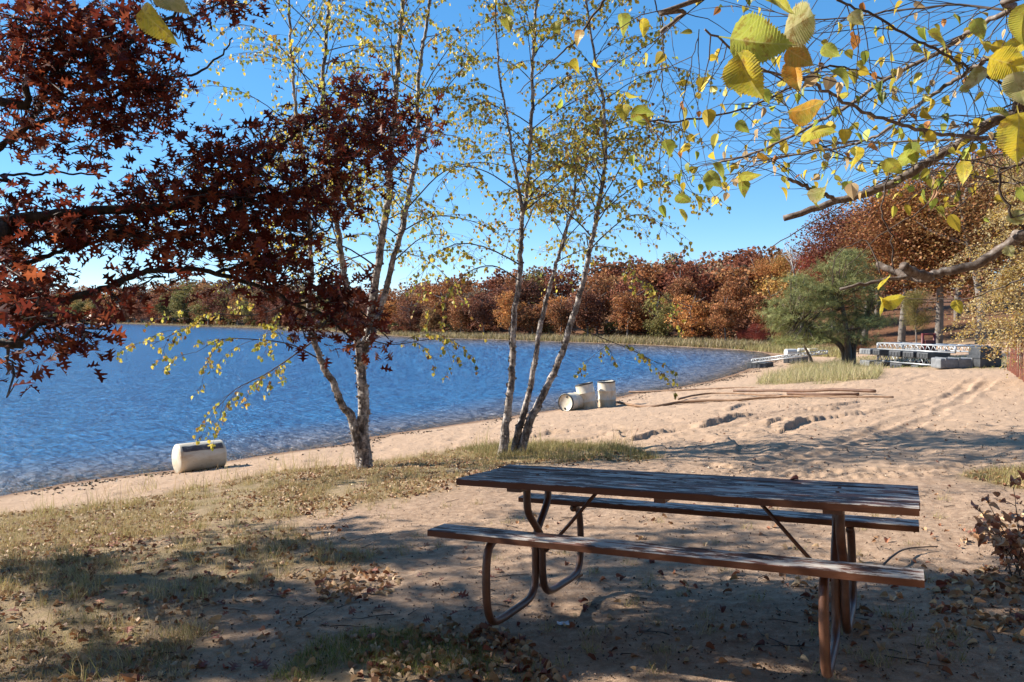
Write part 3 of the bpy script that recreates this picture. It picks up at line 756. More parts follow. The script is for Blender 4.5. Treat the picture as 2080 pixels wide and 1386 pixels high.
def birch(name, label, base_px, d, stems, leaf_n, seed, keep=None):
    rnd = R(seed); base = at(*base_px, d); base[2] = HZ(base[0], base[1]) - .05
    t = empty(name, tuple(base)); tag(t, label, 'birch tree', 'birches on the shore'); inv = base
    tips = []; br = MB()
    for px, r0, r1, z_from, nb, blen, drift in stems:
        P = stem_path(px, d, drift=drift); P[0][2] = min(P[0][2], HZ(P[0][0], P[0][1]) - .08) if px[0][1] > 880 else P[0][2]
        # carry the stem on above the frame, thinning out
        if P[-1][2] > 6:
            dv = P[-1] - P[-2]; dv /= np.linalg.norm(dv); P = np.vstack([P, P[-1] + dv * 1.1, P[-1] + dv * 2.2])
        S = smooth_path(P, 7); S = S + (fbm(np.arange(len(S)) * .7, np.full(len(S), seed), 5)[:, None] - .5) * np.array([.05, .05, 0])
        u = np.linspace(0, 1, len(S)); rad = (r0 + (r1 - r0) * u ** .6) * .86
        if px[0][1] > 880: rad = rad * (1 + .35 * np.exp(-u / .03))
        mb = MB(); mb.tube(S - inv, rad, 12, None, True, .22, rnd)
        # curls of peeling bark
        for k in range(int(330 * (r0 / .13))):
            i = rnd.randint(0, int(len(S) * .72)); a = rnd.rand() * 2 * PI; o = np.array([math.cos(a), math.sin(a), 0]); tg = np.array([-o[1], o[0], 0]); rr = rad[i]
            c = S[i] - inv + (S[i + 1] - S[i]) * rnd.rand(); w = rr * (.18 + .34 * rnd.rand()); h = .008 + .022 * rnd.rand(); lift = rr * (.10 + .42 * rnd.rand() ** 2)
            V = [c + o * rr * .98 - (0, 0, h), c + o * rr * .98 + (0, 0, h), c + o * (rr + lift * .4) + tg * w + (0, 0, h * .8), c + o * (rr + lift * .4) + tg * w - (0, 0, h * .8), c + o * (rr + lift) + tg * w * 1.35 + (0, 0, h * .5), c + o * (rr + lift) + tg * w * 1.35 - (0, 0, h * .5)]
            mb.add(V, [[0, 1, 2, 3], [3, 2, 4, 5]])
        mb.build('trunk', M['birch_bark'], t)
        for k in range(nb):
            f = (k + rnd.rand()) / nb; zt = z_from + (S[-1][2] - z_from) * f ** .9
            i = int(np.argmin(np.abs(S[:, 2] - zt))); az = rnd.rand() * 2 * PI; el = math.radians(18 + 38 * rnd.rand() + 12 * f)
            dv = np.array([math.cos(az) * math.cos(el), math.sin(az) * math.cos(el), math.sin(el)])
            ln = blen * (1.12 - .72 * f) * (.55 + .6 * rnd.rand()); grow_branch(br, rnd, S[i] - inv, dv, ln, min(rad[i] * .36, .005 + .0045 * ln), tips, .9 * (1 - f) + .25, int(6 + ln * 4.2))
    for bp, r0, dd in (keep or []):
        P = smooth_path([at(a, b, d + e) - inv for a, b, e in bp], 5); br.tube(P, np.linspace(r0, .004, len(P)), 6, None, False)
        for i in range(4, len(P), 2):
            dv = P[i] - P[i - 1] + rnd.randn(3) * .06; grow_branch(br, rnd, P[i], dv / np.linalg.norm(dv) + np.array([0, 0, dd]), .45 + .5 * rnd.rand(), .004, tips, .7, 4)
    br.build('branches', M['twig'], t)
    tips = np.array(tips); tips = tips[rnd.permutation(len(tips))[:leaf_n]]; n = len(tips)
    # the upper crown is turning brown, the lower is yellow
    w = palette(rnd, n, BIRCH_COLS, [4, 4, 3, 2.2, 1.5, 1.2], .28)
    rot = rand_rot(rnd, n, .7); hang = np.array([[1, 0, 0], [0, .25, .97], [0, -.97, .25]])
    rot = rot @ hang[None]
    link('foliage', scatter('foliage', BIRCH, tips, rot, (.042 + .030 * rnd.rand(n)), w, M['birch_leaf']), t)
    return t
birch('river_birch', 'forked yellow birch with shaggy bark, two-trunked at the base, right of the lying drum', (742, 938), 13.0, [
    ([(742, 938), (738, 880), (737, 800), (733, 735), (745, 690), (765, 560), (778, 470), (790, 400), (792, 330), (800, 240), (806, 160), (812, 80), (818, 0)], .135, .028, 2.2, 30, 2.3, .2),
    ([(733, 740), (722, 670), (708, 600), (697, 550), (690, 490), (674, 380), (662, 250), (655, 190), (662, 90), (668, 0)], .085, .022, 2.2, 32, 2.9, -.5),
    ([(748, 700), (770, 640), (790, 560), (815, 470), (826, 420), (838, 360), (850, 300), (848, 200), (855, 120), (865, 60), (873, 0)], .075, .024, 2.4, 32, 2.4, .6),
    ([(738, 905), (716, 850), (698, 830), (678, 782), (656, 742), (640, 695), (628, 640), (632, 560), (630, 460), (622, 380), (612, 300), (600, 210), (592, 110), (588, 20)], .095, .016, 2.0, 30, 2.6, -.7)],
    10500, 11, [([(640, 690, -.2), (600, 720, -.3), (540, 760, -.5), (480, 790, -.6), (440, 830, -.7)], .016, -.05), ([(650, 730, -.2), (590, 700, -.5), (520, 690, -.8), (450, 690, -1.0), (400, 715, -1.2)], .014, .0),
               ([(700, 560, -.2), (600, 610, -.4), (520, 640, -.6), (440, 640, -.8), (370, 670, -1.0), (310, 700, -1.2)], .015, -.02), ([(745, 690, 0), (800, 700, -.3), (870, 690, -.5), (930, 690, -.6)], .012, -.1), ([(690, 490, 0), (610, 470, -.3), (540, 480, -.5), (470, 520, -.6)], .014, 0),
               ([(830, 420, 0), (900, 350, .2), (980, 330, .3), (1060, 350, .4)], .014, 0), ([(800, 480, 0), (880, 440, .3), (960, 450, .4), (1020, 480, .5)], .014, 0), ([(852, 300, .2), (900, 190, .3), (960, 120, .3), (1010, 60, .4)], .012, .1)])
birch('river_birch', 'three-stemmed young birch with pale peeling stems fanning out, left of the group of three drums', (1036, 912), 12.9, [
    ([(1018, 914), (1028, 860), (1037, 800), (1040, 740), (1042, 690), (1045, 640), (1055, 570), (1058, 500), (1060, 450), (1068, 400), (1076, 303), (1081, 219), (1081, 145), (1086, 67), (1090, 0)], .088, .020, 2.6, 40, 2.3, .1),
    ([(1040, 914), (1055, 870), (1070, 820), (1085, 740), (1096, 670), (1108, 620), (1120, 570), (1135, 520), (1150, 470), (1164, 420), (1170, 337), (1168, 250)], .082, .018, 2.6, 28, 1.9, .5),
    ([(1050, 912), (1080, 850), (1110, 790), (1140, 720), (1160, 655), (1175, 610), (1190, 550), (1200, 500), (1212, 440), (1224, 370), (1230, 303), (1226, 205), (1214, 165), (1205, 100)], .088, .018, 2.6, 40, 2.2, -.2),
    ([(1060, 430), (1050, 360), (1040, 303), (1030, 242), (1014, 151), (1010, 80)], .035, .012, 3.8, 20, 1.5, -.3)],
    9500, 23, [([(1190, 560, 0), (1240, 540, .2), (1300, 560, .2), (1370, 620, .1)], .012, -.05), ([(1160, 660, 0), (1230, 690, -.2), (1280, 710, -.4), (1340, 740, -.5)], .010, -.15), ([(1212, 440, 0), (1290, 380, .2), (1360, 370, .3), (1420, 400, .3)], .012, 0),
               ([(1065, 400, 0), (990, 350, -.2), (930, 340, -.4), (890, 370, -.5)], .012, 0), ([(1055, 570, 0), (1000, 540, -.2), (940, 560, -.3), (890, 620, -.4)], .012, -.05), ([(1075, 400, 0), (1140, 340, .2), (1200, 300, .3), (1280, 280, .4)], .014, .05)])

# ------------------------------------------------------------------ red oak reaching in from the left
OAK_COLS = [(.11, .021, .013), (.17, .034, .018), (.24, .056, .024), (.31, .085, .033), (.40, .15, .075)]
def red_oak():
    rnd = R(41); base = np.array([-8.6, 3.6, 0]); base[2] = HZ(base[0], base[1]) - .1
    t = empty('red_oak', tuple(base)); tag(t, 'red oak with dark maroon lobed leaves, its limbs reaching in over the lake', 'oak tree')
    mb = MB(); S = smooth_path([(0, 0, 0), (.1, .1, 1.5), (.0, .3, 3.2), (.25, .2, 5), (.1, .1, 7), (.2, 0, 9)], 6); mb.tube(S, np.linspace(.30, .07, len(S)), 14, None, True, .15, rnd); mb.build('trunk', M['oak_bark'], t)
    W = lambda pts: np.array([at(a, b, d) for a, b, d in pts]) - base
    limbs = [([(-60, 465, 4.9), (0, 452, 5.0), (120, 435, 5.1), (250, 425, 5.2), (340, 420, 5.3), (450, 398, 5.5), (540, 380, 5.7)], .052, .018, (.1, .2, 3.6)),
             ([(-50, 615, 4.6), (0, 636, 4.7), (60, 628, 4.8), (150, 605, 4.9), (230, 580, 5.0), (290, 556, 5.1), (360, 548, 5.2), (440, 556, 5.3), (540, 588, 5.5), (600, 620, 5.6), (660, 640, 5.7), (715, 690, 5.8)], .034, .008, (.1, .2, 2.9)),
             ([(-40, 690, 3.9), (0, 690, 4.0), (40, 692, 4.05), (80, 660, 4.1), (140, 640, 4.15), (175, 655, 4.2)], .018, .006, (.1, .2, 2.6)),
             ([(-30, 575, 4.9), (37, 541, 5.0), (102, 518, 5.1), (170, 500, 5.2), (250, 470, 5.3)], .026, .01, (.1, .2, 3.4)),
             ([(-30, 360, 5.4), (0, 357, 5.5), (80, 352, 5.6), (140, 352, 5.7), (215, 358, 5.8)], .014, .006, (.1, .2, 4.0)),
             ([(-170, 395, 5.0), (-60, 340, 5.2), (10, 290, 5.3), (40, 268, 5.3), (120, 235, 5.4), (200, 210, 5.5), (310, 162, 5.6), (400, 150, 5.7), (450, 110, 5.8), (472, 75, 5.9)], .026, .005, (.1, .2, 4.6)),
             ([(-30, 200, 5.0), (60, 160, 5.1), (150, 115, 5.2), (240, 100, 5.3), (300, 62, 5.4), (375, 15, 5.5)], .030, .010, (.2, .2, 5.2)),
             ([(340, 420, 5.3), (430, 380, 5.5), (530, 335, 5.7), (590, 280, 5.9), (660, 235, 6.1), (735, 195, 6.3)], .020, .006, None),
             ([(450, 398, 5.5), (560, 410, 5.7), (650, 375, 5.9), (705, 330, 6.1), (760, 290, 6.2), (860, 255, 6.3)], .016, .005, None),
             ([(540, 380, 5.7), (610, 420, 5.8), (660, 470, 5.9), (690, 430, 6.0)], .012, .005, None),
             ([(440, 556, 5.3), (520, 530, 5.4), (600, 500, 5.5), (650, 450, 5.6)], .014, .005, None),
             ([(20, 290, 5.3), (80, 220, 5.3), (100, 120, 5.3), (150, 40, 5.4), (240, -30, 5.5)], .02, .008, None),
             ([(300, 62, 5.4), (380, 40, 5.5), (440, 10, 5.6), (500, 8, 5.7)], .01, .005, None),
             ([(600, 620, 5.6), (680, 600, 5.7), (740, 640, 5.8), (790, 690, 5.9)], .010, .004, None)]
    for pts, r0, r1, root in limbs:
        P = W(pts)
        if root is not None: P = np.vstack([np.array(root), np.array(root) * .45 + P[0] * .55 + (0, 0, .25), P])
        S = smooth_path(P, 6); k = np.linspace(0, 1, len(S)); rr = r0 + (r1 - r0) * k
        if root is not None: rr = np.where(k < .35, r0 + (max(.05, r0) - r0) * (1 - k / .35) ** 1.5, rr)
        S = S + rnd.randn(len(S), 3) * .006
        mb = MB(); mb.tube(S, rr, 9, None, True, .12, rnd); mb.build('limb', M['oak_bark'], t)
    # leaf sprays: pixel centre, half size, how many, depth
    B = [(55, 60, 95, 75, 190, 5.1), (150, 120, 115, 100, 230, 5.2), (60, 190, 85, 85, 150, 5.2), (245, 55, 90, 70, 150, 5.3), (300, 165, 85, 60, 140, 5.4), (225, 235, 90, 60, 130, 5.5), (330, 220, 45, 55, 60, 5.6), (450, 10, 70, 30, 70, 5.6), (375, 70, 30, 45, 25, 5.5),
         (150, 300, 100, 40, 45, 5.5), (50, 300, 60, 30, 22, 5.5), (45, 400, 55, 25, 20, 5.4), (110, 400, 50, 25, 16, 5.5), (170, 395, 25, 20, 10, 5.6),
         (425, 330, 85, 55, 150, 5.6), (520, 300, 55, 65, 90, 5.7), (560, 380, 95, 65, 180, 5.8), (450, 420, 115, 60, 210, 5.5), (300, 395, 80, 45, 110, 5.4), (240, 470, 140, 38, 190, 5.3), (100, 470, 110, 45, 130, 5.2), (420, 490, 150, 48, 250, 5.5), (510, 540, 60, 50, 90, 5.5), (610, 470, 60, 55, 80, 5.8), (640, 410, 50, 40, 55, 5.9),
         (735, 225, 65, 60, 110, 6.2), (700, 290, 75, 50, 120, 6.1), (785, 275, 55, 55, 75, 6.2), (855, 265, 45, 35, 32, 6.3), (725, 175, 50, 28, 36, 6.3), (695, 345, 55, 55, 80, 6.1), (695, 405, 35, 55, 45, 6.1), (640, 250, 45, 35, 36, 6.0), (590, 250, 40, 40, 30, 5.9), (795, 335, 30, 35, 28, 6.2),
         (560, 565, 65, 45, 75, 5.5), (640, 595, 60, 45, 65, 5.7), (690, 640, 55, 50, 70, 5.8), (750, 670, 45, 35, 40, 5.9), (620, 655, 45, 35, 32, 5.7), (690, 590, 45, 40, 36, 5.8), (640, 690, 30, 22, 14, 5.8), (720, 700, 30, 20, 12, 5.8),
         (60, 630, 75, 38, 55, 4.2), (150, 660, 65, 28, 36, 4.2), (35, 590, 60, 45, 70, 4.6), (165, 700, 35, 22, 14, 4.2), (120, 690, 40, 25, 16, 4.1), (30, 750, 18, 38, 13, 4.0), (10, 700, 20, 30, 8, 4.0), (245, 605, 35, 45, 40, 5.0), (30, 540, 55, 40, 60, 4.9), (330, 570, 90, 25, 40, 5.2), (80, 560, 60, 30, 30, 5.0), (10, 480, 30, 90, 50, 5.1)]
    P = []; tw = MB()
    for cx, cy, rx, ry, n, d in B:
        k = max(3, int(n / 2.9))
        for _ in range(k):          # leaves come in whorls at twig ends
            a = rnd.rand() * 2 * PI; q = math.sqrt(rnd.rand()); c = at(cx + rx * q * math.cos(a), cy + ry * q * math.sin(a), d + rnd.randn() * .28)
            m = 3 + rnd.randint(4); off = rnd.randn(m, 3) * .07; P += list(c + off)
            e = at(cx + rx * .3 * math.cos(a + .8), cy + ry * .3 * math.sin(a + .8), d)
            tw.tube(np.array([c, (c + e) / 2 + rnd.randn(3) * .05, e]) - base, [.0025, .004, .006], 4, None, False)
    tw.build('twigs', M['twig'], t)
    P = np.array(P); n = len(P); c = palette(rnd, n, OAK_COLS, [5, 4, 2.4, 1.0, .6], .35)
    link('foliage', scatter('foliage', OAK, P - base, rand_rot(rnd, n, 1.1), (.062 + .046 * rnd.rand(n)), c, M['oak_leaf']), t)
    # the crown outside the picture that shades the foreground
    Q = []; cl = MB(); ct = 1 / math.tan(SUN_EL)
    # the boughs whose shade lies across the grass and the soil by the table
    for px, py in [(60, 1150), (170, 1180), (290, 1195), (410, 1205), (540, 1235), (680, 1250), (820, 1265), (960, 1285), (1120, 1275), (240, 1345), (420, 1335), (600, 1330), (760, 1320), (640, 1110), (820, 1130), (1250, 1330)]:
        g = gnd(px, py)
        for _ in range(13):
            z = 4.6 + 2.2 * rnd.rand(); c = np.array([g[0] - SUN_H[0] * ct * (z - g[2]), g[1] - SUN_H[1] * ct * (z - g[2]), z]) + rnd.randn(3) * np.array([.42, .13, .1]); cx, cy = proj(c)
            if (c - CAM) @ FWD > .1 and cx > -60: continue
            Q += list(c + rnd.randn(12, 3) * np.array([.16, .12, .10]))
    while len(Q) < 6400:
        u = rnd.randn(3); u /= np.linalg.norm(u); c = np.array([-9.0, 6.4, 5.5]) + u * np.array([6.2, 4.2, 2.9]) * (.30 + .70 * rnd.rand() ** .6)
        if fbm(np.array([c[0] * .42 + 9]), np.array([c[1] * .80 + c[2] * .45]), 66, 2)[0] < .545: continue
        px, py = proj(c); dd = (c - CAM) @ FWD
        if (dd > .1 and px > -90) or c[1] < 3.0: continue
        m = 12; Q += list(c + rnd.randn(m, 3) * np.array([.17, .17, .10])); r_ = np.array([.1, .1, 5.2]); cb = c - base
        if rnd.rand() < .5: cl.tube([r_ * .4 + cb * .6, cb * .85 + (0, 0, .1), cb], [.02, .012, .005], 4, None, False)
    for k in range(9):
        a = k * 2 * PI / 9 + .3; e = np.array([math.cos(a) * 4.6, .8 + math.sin(a) * 2.8, 6.0 + rnd.randn()])
        pm = proj(e + base)[0]
        if (e + base)[1] > .5 and pm > -100: continue
        cl.tube(smooth_path([(.1, .1, 3.2 + .3 * k % 2), e * .5 + (0, 0, 1.4), e], 5), np.linspace(.09, .02, 11), 7, None, False)
    cl.build('upper_limbs', M['oak_bark'], t)
    Q = np.array(Q); n = len(Q); c = palette(rnd, n, [(.26, .075, .03), (.36, .13, .05), (.44, .20, .08)], None, .3)
    link('upper_foliage', scatter('upper_foliage', OAK, Q - base, rand_rot(rnd, n, .9), .14 + .05 * rnd.rand(n), c, M['birch_leaf']), t)
red_oak()

# ------------------------------------------------------------------ birch overhead, its trunk just outside to the right
def over_birch():
    rnd = R(77); base = np.array([3.6, 1.9, 0]); base[2] = HZ(base[0], base[1]) - .1
    t = empty('overhanging_birch', tuple(base)); tag(t, 'birch overhanging from the right with large toothed yellow-green leaves close to the viewer', 'birch tree')
    mb = MB(); S = smooth_path([(0, 0, 0), (.06, 0, 1.2), (-.05, .05, 2.4), (.05, .1, 4), (-.1, .1, 6)], 6); mb.tube(S, np.linspace(.14, .03, len(S)), 12, None, True, .2, rnd); mb.build('trunk', M['birch_bark'], t)
    W = lambda pts, d0, d1: np.array([at(a, b, d0 + (d1 - d0) * i / (len(pts) - 1)) for i, (a, b) in enumerate(pts)]) - base
    thick = [([(2140, 190), (2080, 222), (1990, 262), (1930, 302), (1860, 347), (1780, 385), (1700, 410), (1592, 444)], 2.3, 2.6, .021, .0105, 2.4),
             ([(1700, 408), (1665, 390), (1632, 377), (1600, 364)], 2.5, 2.45, .010, .0075, None),
             ([(2150, 470), (2072, 484), (1990, 533), (1905, 556), (1871, 567), (1831, 556), (1780, 537)], 2.1, 2.4, .016, .010, 1.9),
             ([(1890, 563), (1862, 556), (1836, 541)], 2.25, 2.18, .014, .013, None),
             ([(1850, 560), (1780, 572), (1706, 588)], 2.32, 2.36, .009, .0065, None),
             ([(2120, -20), (2060, 15), (1980, 60), (1900, 110), (1800, 162), (1720, 216), (1640, 260), (1540, 308), (1455, 332)], 2.0, 2.9, .013, .005, 2.9),
             ([(2100, 90), (1990, 132), (1930, 170), (1860, 216), (1800, 266), (1740, 290), (1640, 310), (1522, 328)], 2.2, 2.9, .012, .004, 2.7),
             ([(1700, 0), (1760, 26), (1850, 75), (1920, 112), (1970, 140), (2060, 180)], 1.9, 2.4, .004, .006, None),
             ([(1432, 60), (1500, 112), (1560, 146), (1640, 165), (1700, 200), (1780, 236), (1860, 262), (1940, 276), (2010, 280)], 1.6, 2.3, .003, .008, None),
             ([(1260, 240), (1380, 247), (1500, 225), (1560, 202), (1650, 150), (1700, 134), (1795, 162)], 2.4, 2.5, .004, .005, None),
             ([(1440, -10), (1392, 26), (1342, 65)], 2.0, 2.1, .010, .007, 3.2),
             ([(1240, -20), (1195, 47), (1175, 77), (1138, 111), (1094, 148), (1050, 190)], 2.4, 2.7, .006, .002, None),
             ([(2090, 275), (2000, 282), (1900, 285), (1800, 290), (1700, 292), (1520, 340)], 2.5, 3.0, .008, .003, None),
             ([(2085, 300), (1960, 330), (1850, 340), (1740, 400), (1600, 480), (1540, 520)], 2.6, 3.1, .006, .002, None),
             ([(2085, 370), (2040, 372), (1960, 355), (1880, 350), (1760, 330), (1640, 280), (1590, 200)], 2.4, 2.9, .005, .002, None),
             ([(2078, 330), (2030, 350), (2045, 420), (2079, 462)], 1.5, 1.5, .004, .003, None),
             ([(1810, 330), (1790, 420), (1810, 480), (1815, 548)], 2.2, 2.25, .003, .003, None),
             ([(1790, 560), (1760, 490), (1700, 520), (1690, 580)], 2.3, 2.4, .003, .002, None),
             ([(1330, 0), (1345, 60), (1345, 160), (1350, 250), (1340, 330), (1345, 420)], 2.2, 2.4, .003, .0015, None),
             ([(1420, 60), (1400, 150), (1380, 250), (1385, 340), (1410, 380)], 2.2, 2.4, .002, .0015, None),
             ([(2080, 30), (1950, 10), (1800, 25), (1650, 40), (1560, 20)], 2.3, 2.8, .006, .002, None),
             ([(1960, 300), (1880, 420), (1800, 470), (1720, 540)], 2.5, 2.7, .004, .0015, None),
             ([(2090, 560), (1990, 600), (1900, 610), (1800, 600)], 2.5, 2.8, .004, .0015, None),
             ([(310, -60), (322, -10), (318, 15)], 1.3, 1.3, .002, .0015, None)]
    anchors = []; tw = MB()
    for pts, d0, d1, r0, r1, rz in thick:
        if r0 < .0135: r0, r1 = r0 * .72, r1 * .72
        P = W(pts, d0, d1)
        if rz is not None: P = np.vstack([(0, 0, rz), (np.array([0, 0, rz]) + P[0]) / 2 + (0, 0, .12), P])
        S = smooth_path(P, 6) + rnd.randn(1, 3) * 0; S[1:-1] += rnd.randn(len(S) - 2, 3) * .0022
        if max(r0, r1) > .005:
            mb = MB(); mb.tube(S, np.linspace(r0, r1, len(S)), 10, None, True, .10, rnd); mb.build('branch', M['branch_bark'], t)
        else: tw.tube(S, np.linspace(r0, r1, len(S)), 6, None, True)
        anchors += [(S[i], S[i] - S[i - 1]) for i in range(1, len(S))]
    P = []
    # an arm overhead that carries the leaf at the top left
    tw.tube(smooth_path([(0, 0, 3.4), (-1.6, -.3, 3.6), (-3.2, -.5, 3.1), W([(310, -60)] * 2, 1.3, 1.3)[0]], 8), np.linspace(.03, .002, 25), 6, None, False)
    for q, dv in anchors:
        px, py = proj(q + base)
        if px > 2200 or px < 1240 or py < -120: continue
        for _ in range(2 if px > 1500 else 1):
            if rnd.rand() > .55: continue
            v = dv / (np.linalg.norm(dv) + 1e-9) * .9 + rnd.randn(3) * .42 + np.array([-.35, 0, -.16]); v /= np.linalg.norm(v); ln = .12 + .45 * rnd.rand() ** 1.5; Q = [q]; m = 6
            for j in range(m): v = v + rnd.randn(3) * .17 + np.array([0, 0, -.07]); v /= np.linalg.norm(v); Q.append(Q[-1] + v * ln / m)
            qx, qy = proj(np.array(Q) + base); lim = np.interp(qx, [1240, 1330, 1450, 1560, 1700, 1800, 1900, 2080], [260, 430, 430, 390, 400, 420, 440, 470])
            if (qy > lim).any(): continue
            tw.tube(Q, np.linspace(.0015, .0007, m + 1), 4, None, False)
            for j in range(2, m + 1):
                if rnd.rand() < (.16 if j < m else .8): P.append(Q[j])
    tw.build('twigs', M['twig'], t)
    # unseen crown added over and behind the viewer to block sky light
    K = []
    while len(K) < 17000:
        c = np.array([3.4, -.6, 6.2]) + rnd.randn(3) * np.array([2.6, 2.4, 1.3]); px, py = proj(c); dd = (c - CAM) @ FWD
        if (dd > .1 and py > -150) or c[2] < 4.2: continue
        K += list(c + rnd.randn(14, 3) * .22)
    K = np.array(K); link('upper_foliage', scatter('upper_foliage', BIRCH, K - base, rand_rot(rnd, len(K), 1.0), .09 + .04 * rnd.rand(len(K)), palette(rnd, len(K), BIRCH_COLS), M['birch_leaf']), t)
    P = np.array(P); n = len(P); c = palette(rnd, n, [(.66, .50, .06), (.56, .50, .08), (.40, .46, .07), (.24, .30, .05), (.46, .19, .045), (.66, .48, .26)], [5, 3.5, 2.8, 1.4, 1.0, 1.6], .25)
    rot = rand_rot(rnd, n, .8) @ np.array([[1, 0, 0], [0, .3, .95], [0, -.95, .3]])[None]
    link('foliage', scatter('foliage', BIRCHBIG, P, rot, (.019 + .024 * rnd.rand(n))[:, None] * np.stack([.65 + .5 * rnd.rand(n), np.ones(n), .4 + 2.4 * rnd.rand(n)], 1), c, M['birch_leaf']), t)
    # the big near leaves, each a part: tip direction as it shows, size in photo pixels
    Y, G, OL, PA, OR, DK = (.75, .58, .05), (.50, .54, .10), (.55, .50, .07), (.62, .56, .27), (.70, .34, .05), (.30, .34, .05)
    big = [(1486, 78, 142, -8, G, .82, .25), (1594, 68, 112, 28, PA, .84, .35), (1494, 112, 118, -63, Y, .80, .8), (1540, 6, 95, 3, OL, .78, .5), (1600, 100, 70, -35, OR, .9, .5), (1606, 120, 78, -80, OR, 1.2, .9), (1694, 140, 62, -55, G, 1.4, .4), (1605, 232, 85, 15, OR, 1.3, 1.0), (1628, 268, 88, -5, OL, 1.3, .9), (2064, 235, 105, -82, Y, .72, .35),
           (2010, 118, 95, -20, Y, .75, .5), (2058, 150, 80, -75, PA, .70, .4), (2000, 145, 62, 215, PA, .9, .5), (2080, 10, 90, -80, OL, .7, .3), (2080, 88, 70, 215, Y, .75, .5), (2005, 228, 75, -15, DK, 1.0, 1.2), (1978, 40, 52, -60, G, 1.2, .6), (1990, 80, 50, -20, Y, 1.2, 1.0), (1352, 285, 42, -70, DK, 2.0, .5), (1452, 330, 42, -60, DK, 1.9, .5), (1436, 350, 48, -50, G, 1.9, .7),
           (1504, 350, 52, -20, OL, 1.8, .9), (1506, 370, 38, -75, DK, 1.8, .4), (1538, 322, 34, 10, OR, 1.9, .8), (1780, 580, 44, 25, Y, 1.6, .9), (1792, 612, 58, 5, Y, 1.5, .5), (1786, 604, 42, -80, Y, 1.5, .7), (1940, 610, 36, -70, Y, 1.7, .6), (1822, 318, 60, -5, G, 1.5, .7), (1850, 290, 50, -75, DK, 1.5, .5), (1800, 322, 54, -45, OL, 1.5, .8), (1735, 302, 48, -75, Y, 1.7, .9), (1640, 395, 62, 25, PA, 1.6, .9),
           (1645, 395, 45, -40, OL, 1.7, .8), (1570, 260, 34, -60, G, 2.0, .5), (1500, 245, 40, -50, DK, 2.0, .7), (1265, 212, 42, -85, Y, 2.1, .5), (1285, 222, 55, -20, DK, 2.0, .9), (1290, 240, 50, -10, OR, 2.0, 1.0), (1670, 95, 48, -30, G, 1.3, .6), (1305, 40, 40, -80, Y, 2.1, .5), (1180, 62, 36, -110, OR, 2.3, .6), (1155, 130, 34, -30, Y, 2.3, .5), (1020, 20, 36, -20, DK, 2.3, .8), (1030, 35, 34, -85, OL, 2.3, .5),
           (1375, 395, 40, -35, DK, 2.0, .7), (1380, 425, 34, -60, OL, 2.0, .7), (318, -14, 92, -30, PA, 1.25, .4), (300, 22, 92, -58, Y, 1.3, .45), (1260, 30, 50, -70, G, 2.1, .6), (1125, 45, 30, -60, OL, 2.4, .5), (1730, 25, 40, -50, PA, 1.5, .8), (1890, 60, 60, -45, OL, 1.2, .7), (1960, 330, 50, -100, Y, 1.3, .8), (2055, 430, 40, -60, PA, 1.5, .6), (2075, 380, 45, -70, G, 1.2, .6), (2045, 500, 30, -60, PA, 1.6, .6), (1905, 420, 38, -60, OL, 1.8, .7)]
    for px, py, sz, ang, colr, d, tilt in big:
        o = at(px, py, d); a = math.radians(ang); y = RGT * math.cos(a) + UPV * math.sin(a); z = -FWD
        y = y * .97 + FWD * (rnd.rand() - .5) * .35; y /= np.linalg.norm(y); x = np.cross(y, z); x /= np.linalg.norm(x); z = np.cross(x, y)
        ct, s_ = math.cos(tilt), math.sin(tilt) * (1 if rnd.rand() < .5 else -1); x, z = x * ct + z * s_, z * ct - x * s_
        Rm = np.stack([x, y, z], 1); sc_ = sz / F * d * .90; tv, tf = BIRCHTOOTH
        cc = np.array(colr) * (.9 + .2 * rnd.rand()); tv = np.array(tv) * np.array([.85 + .35 * rnd.rand(), 1, .7 + 1.6 * rnd.rand()]); tv = tv + np.array([0, 0, 1]) * (.06 * np.sin(tv[:, 1:2] * 5 + rnd.rand() * 6) + .10 * np.sin(tv[:, 0:1] * 4 + tv[:, 1:2] * 3 + rnd.rand() * 6)) + np.array([1, 0, 0]) * (.10 * (rnd.rand() - .5) * np.sin(tv[:, 1:2] * 3))
        mb = MB(); mb.add(tv, tf, cc); lf = mb.build('leaf', M['big_leaf'], t); Mx = Matrix(Rm.tolist()).to_4x4(); lf.rotation_euler = Mx.to_euler(); lf.scale = (sc_,) * 3; lf.location = o - base
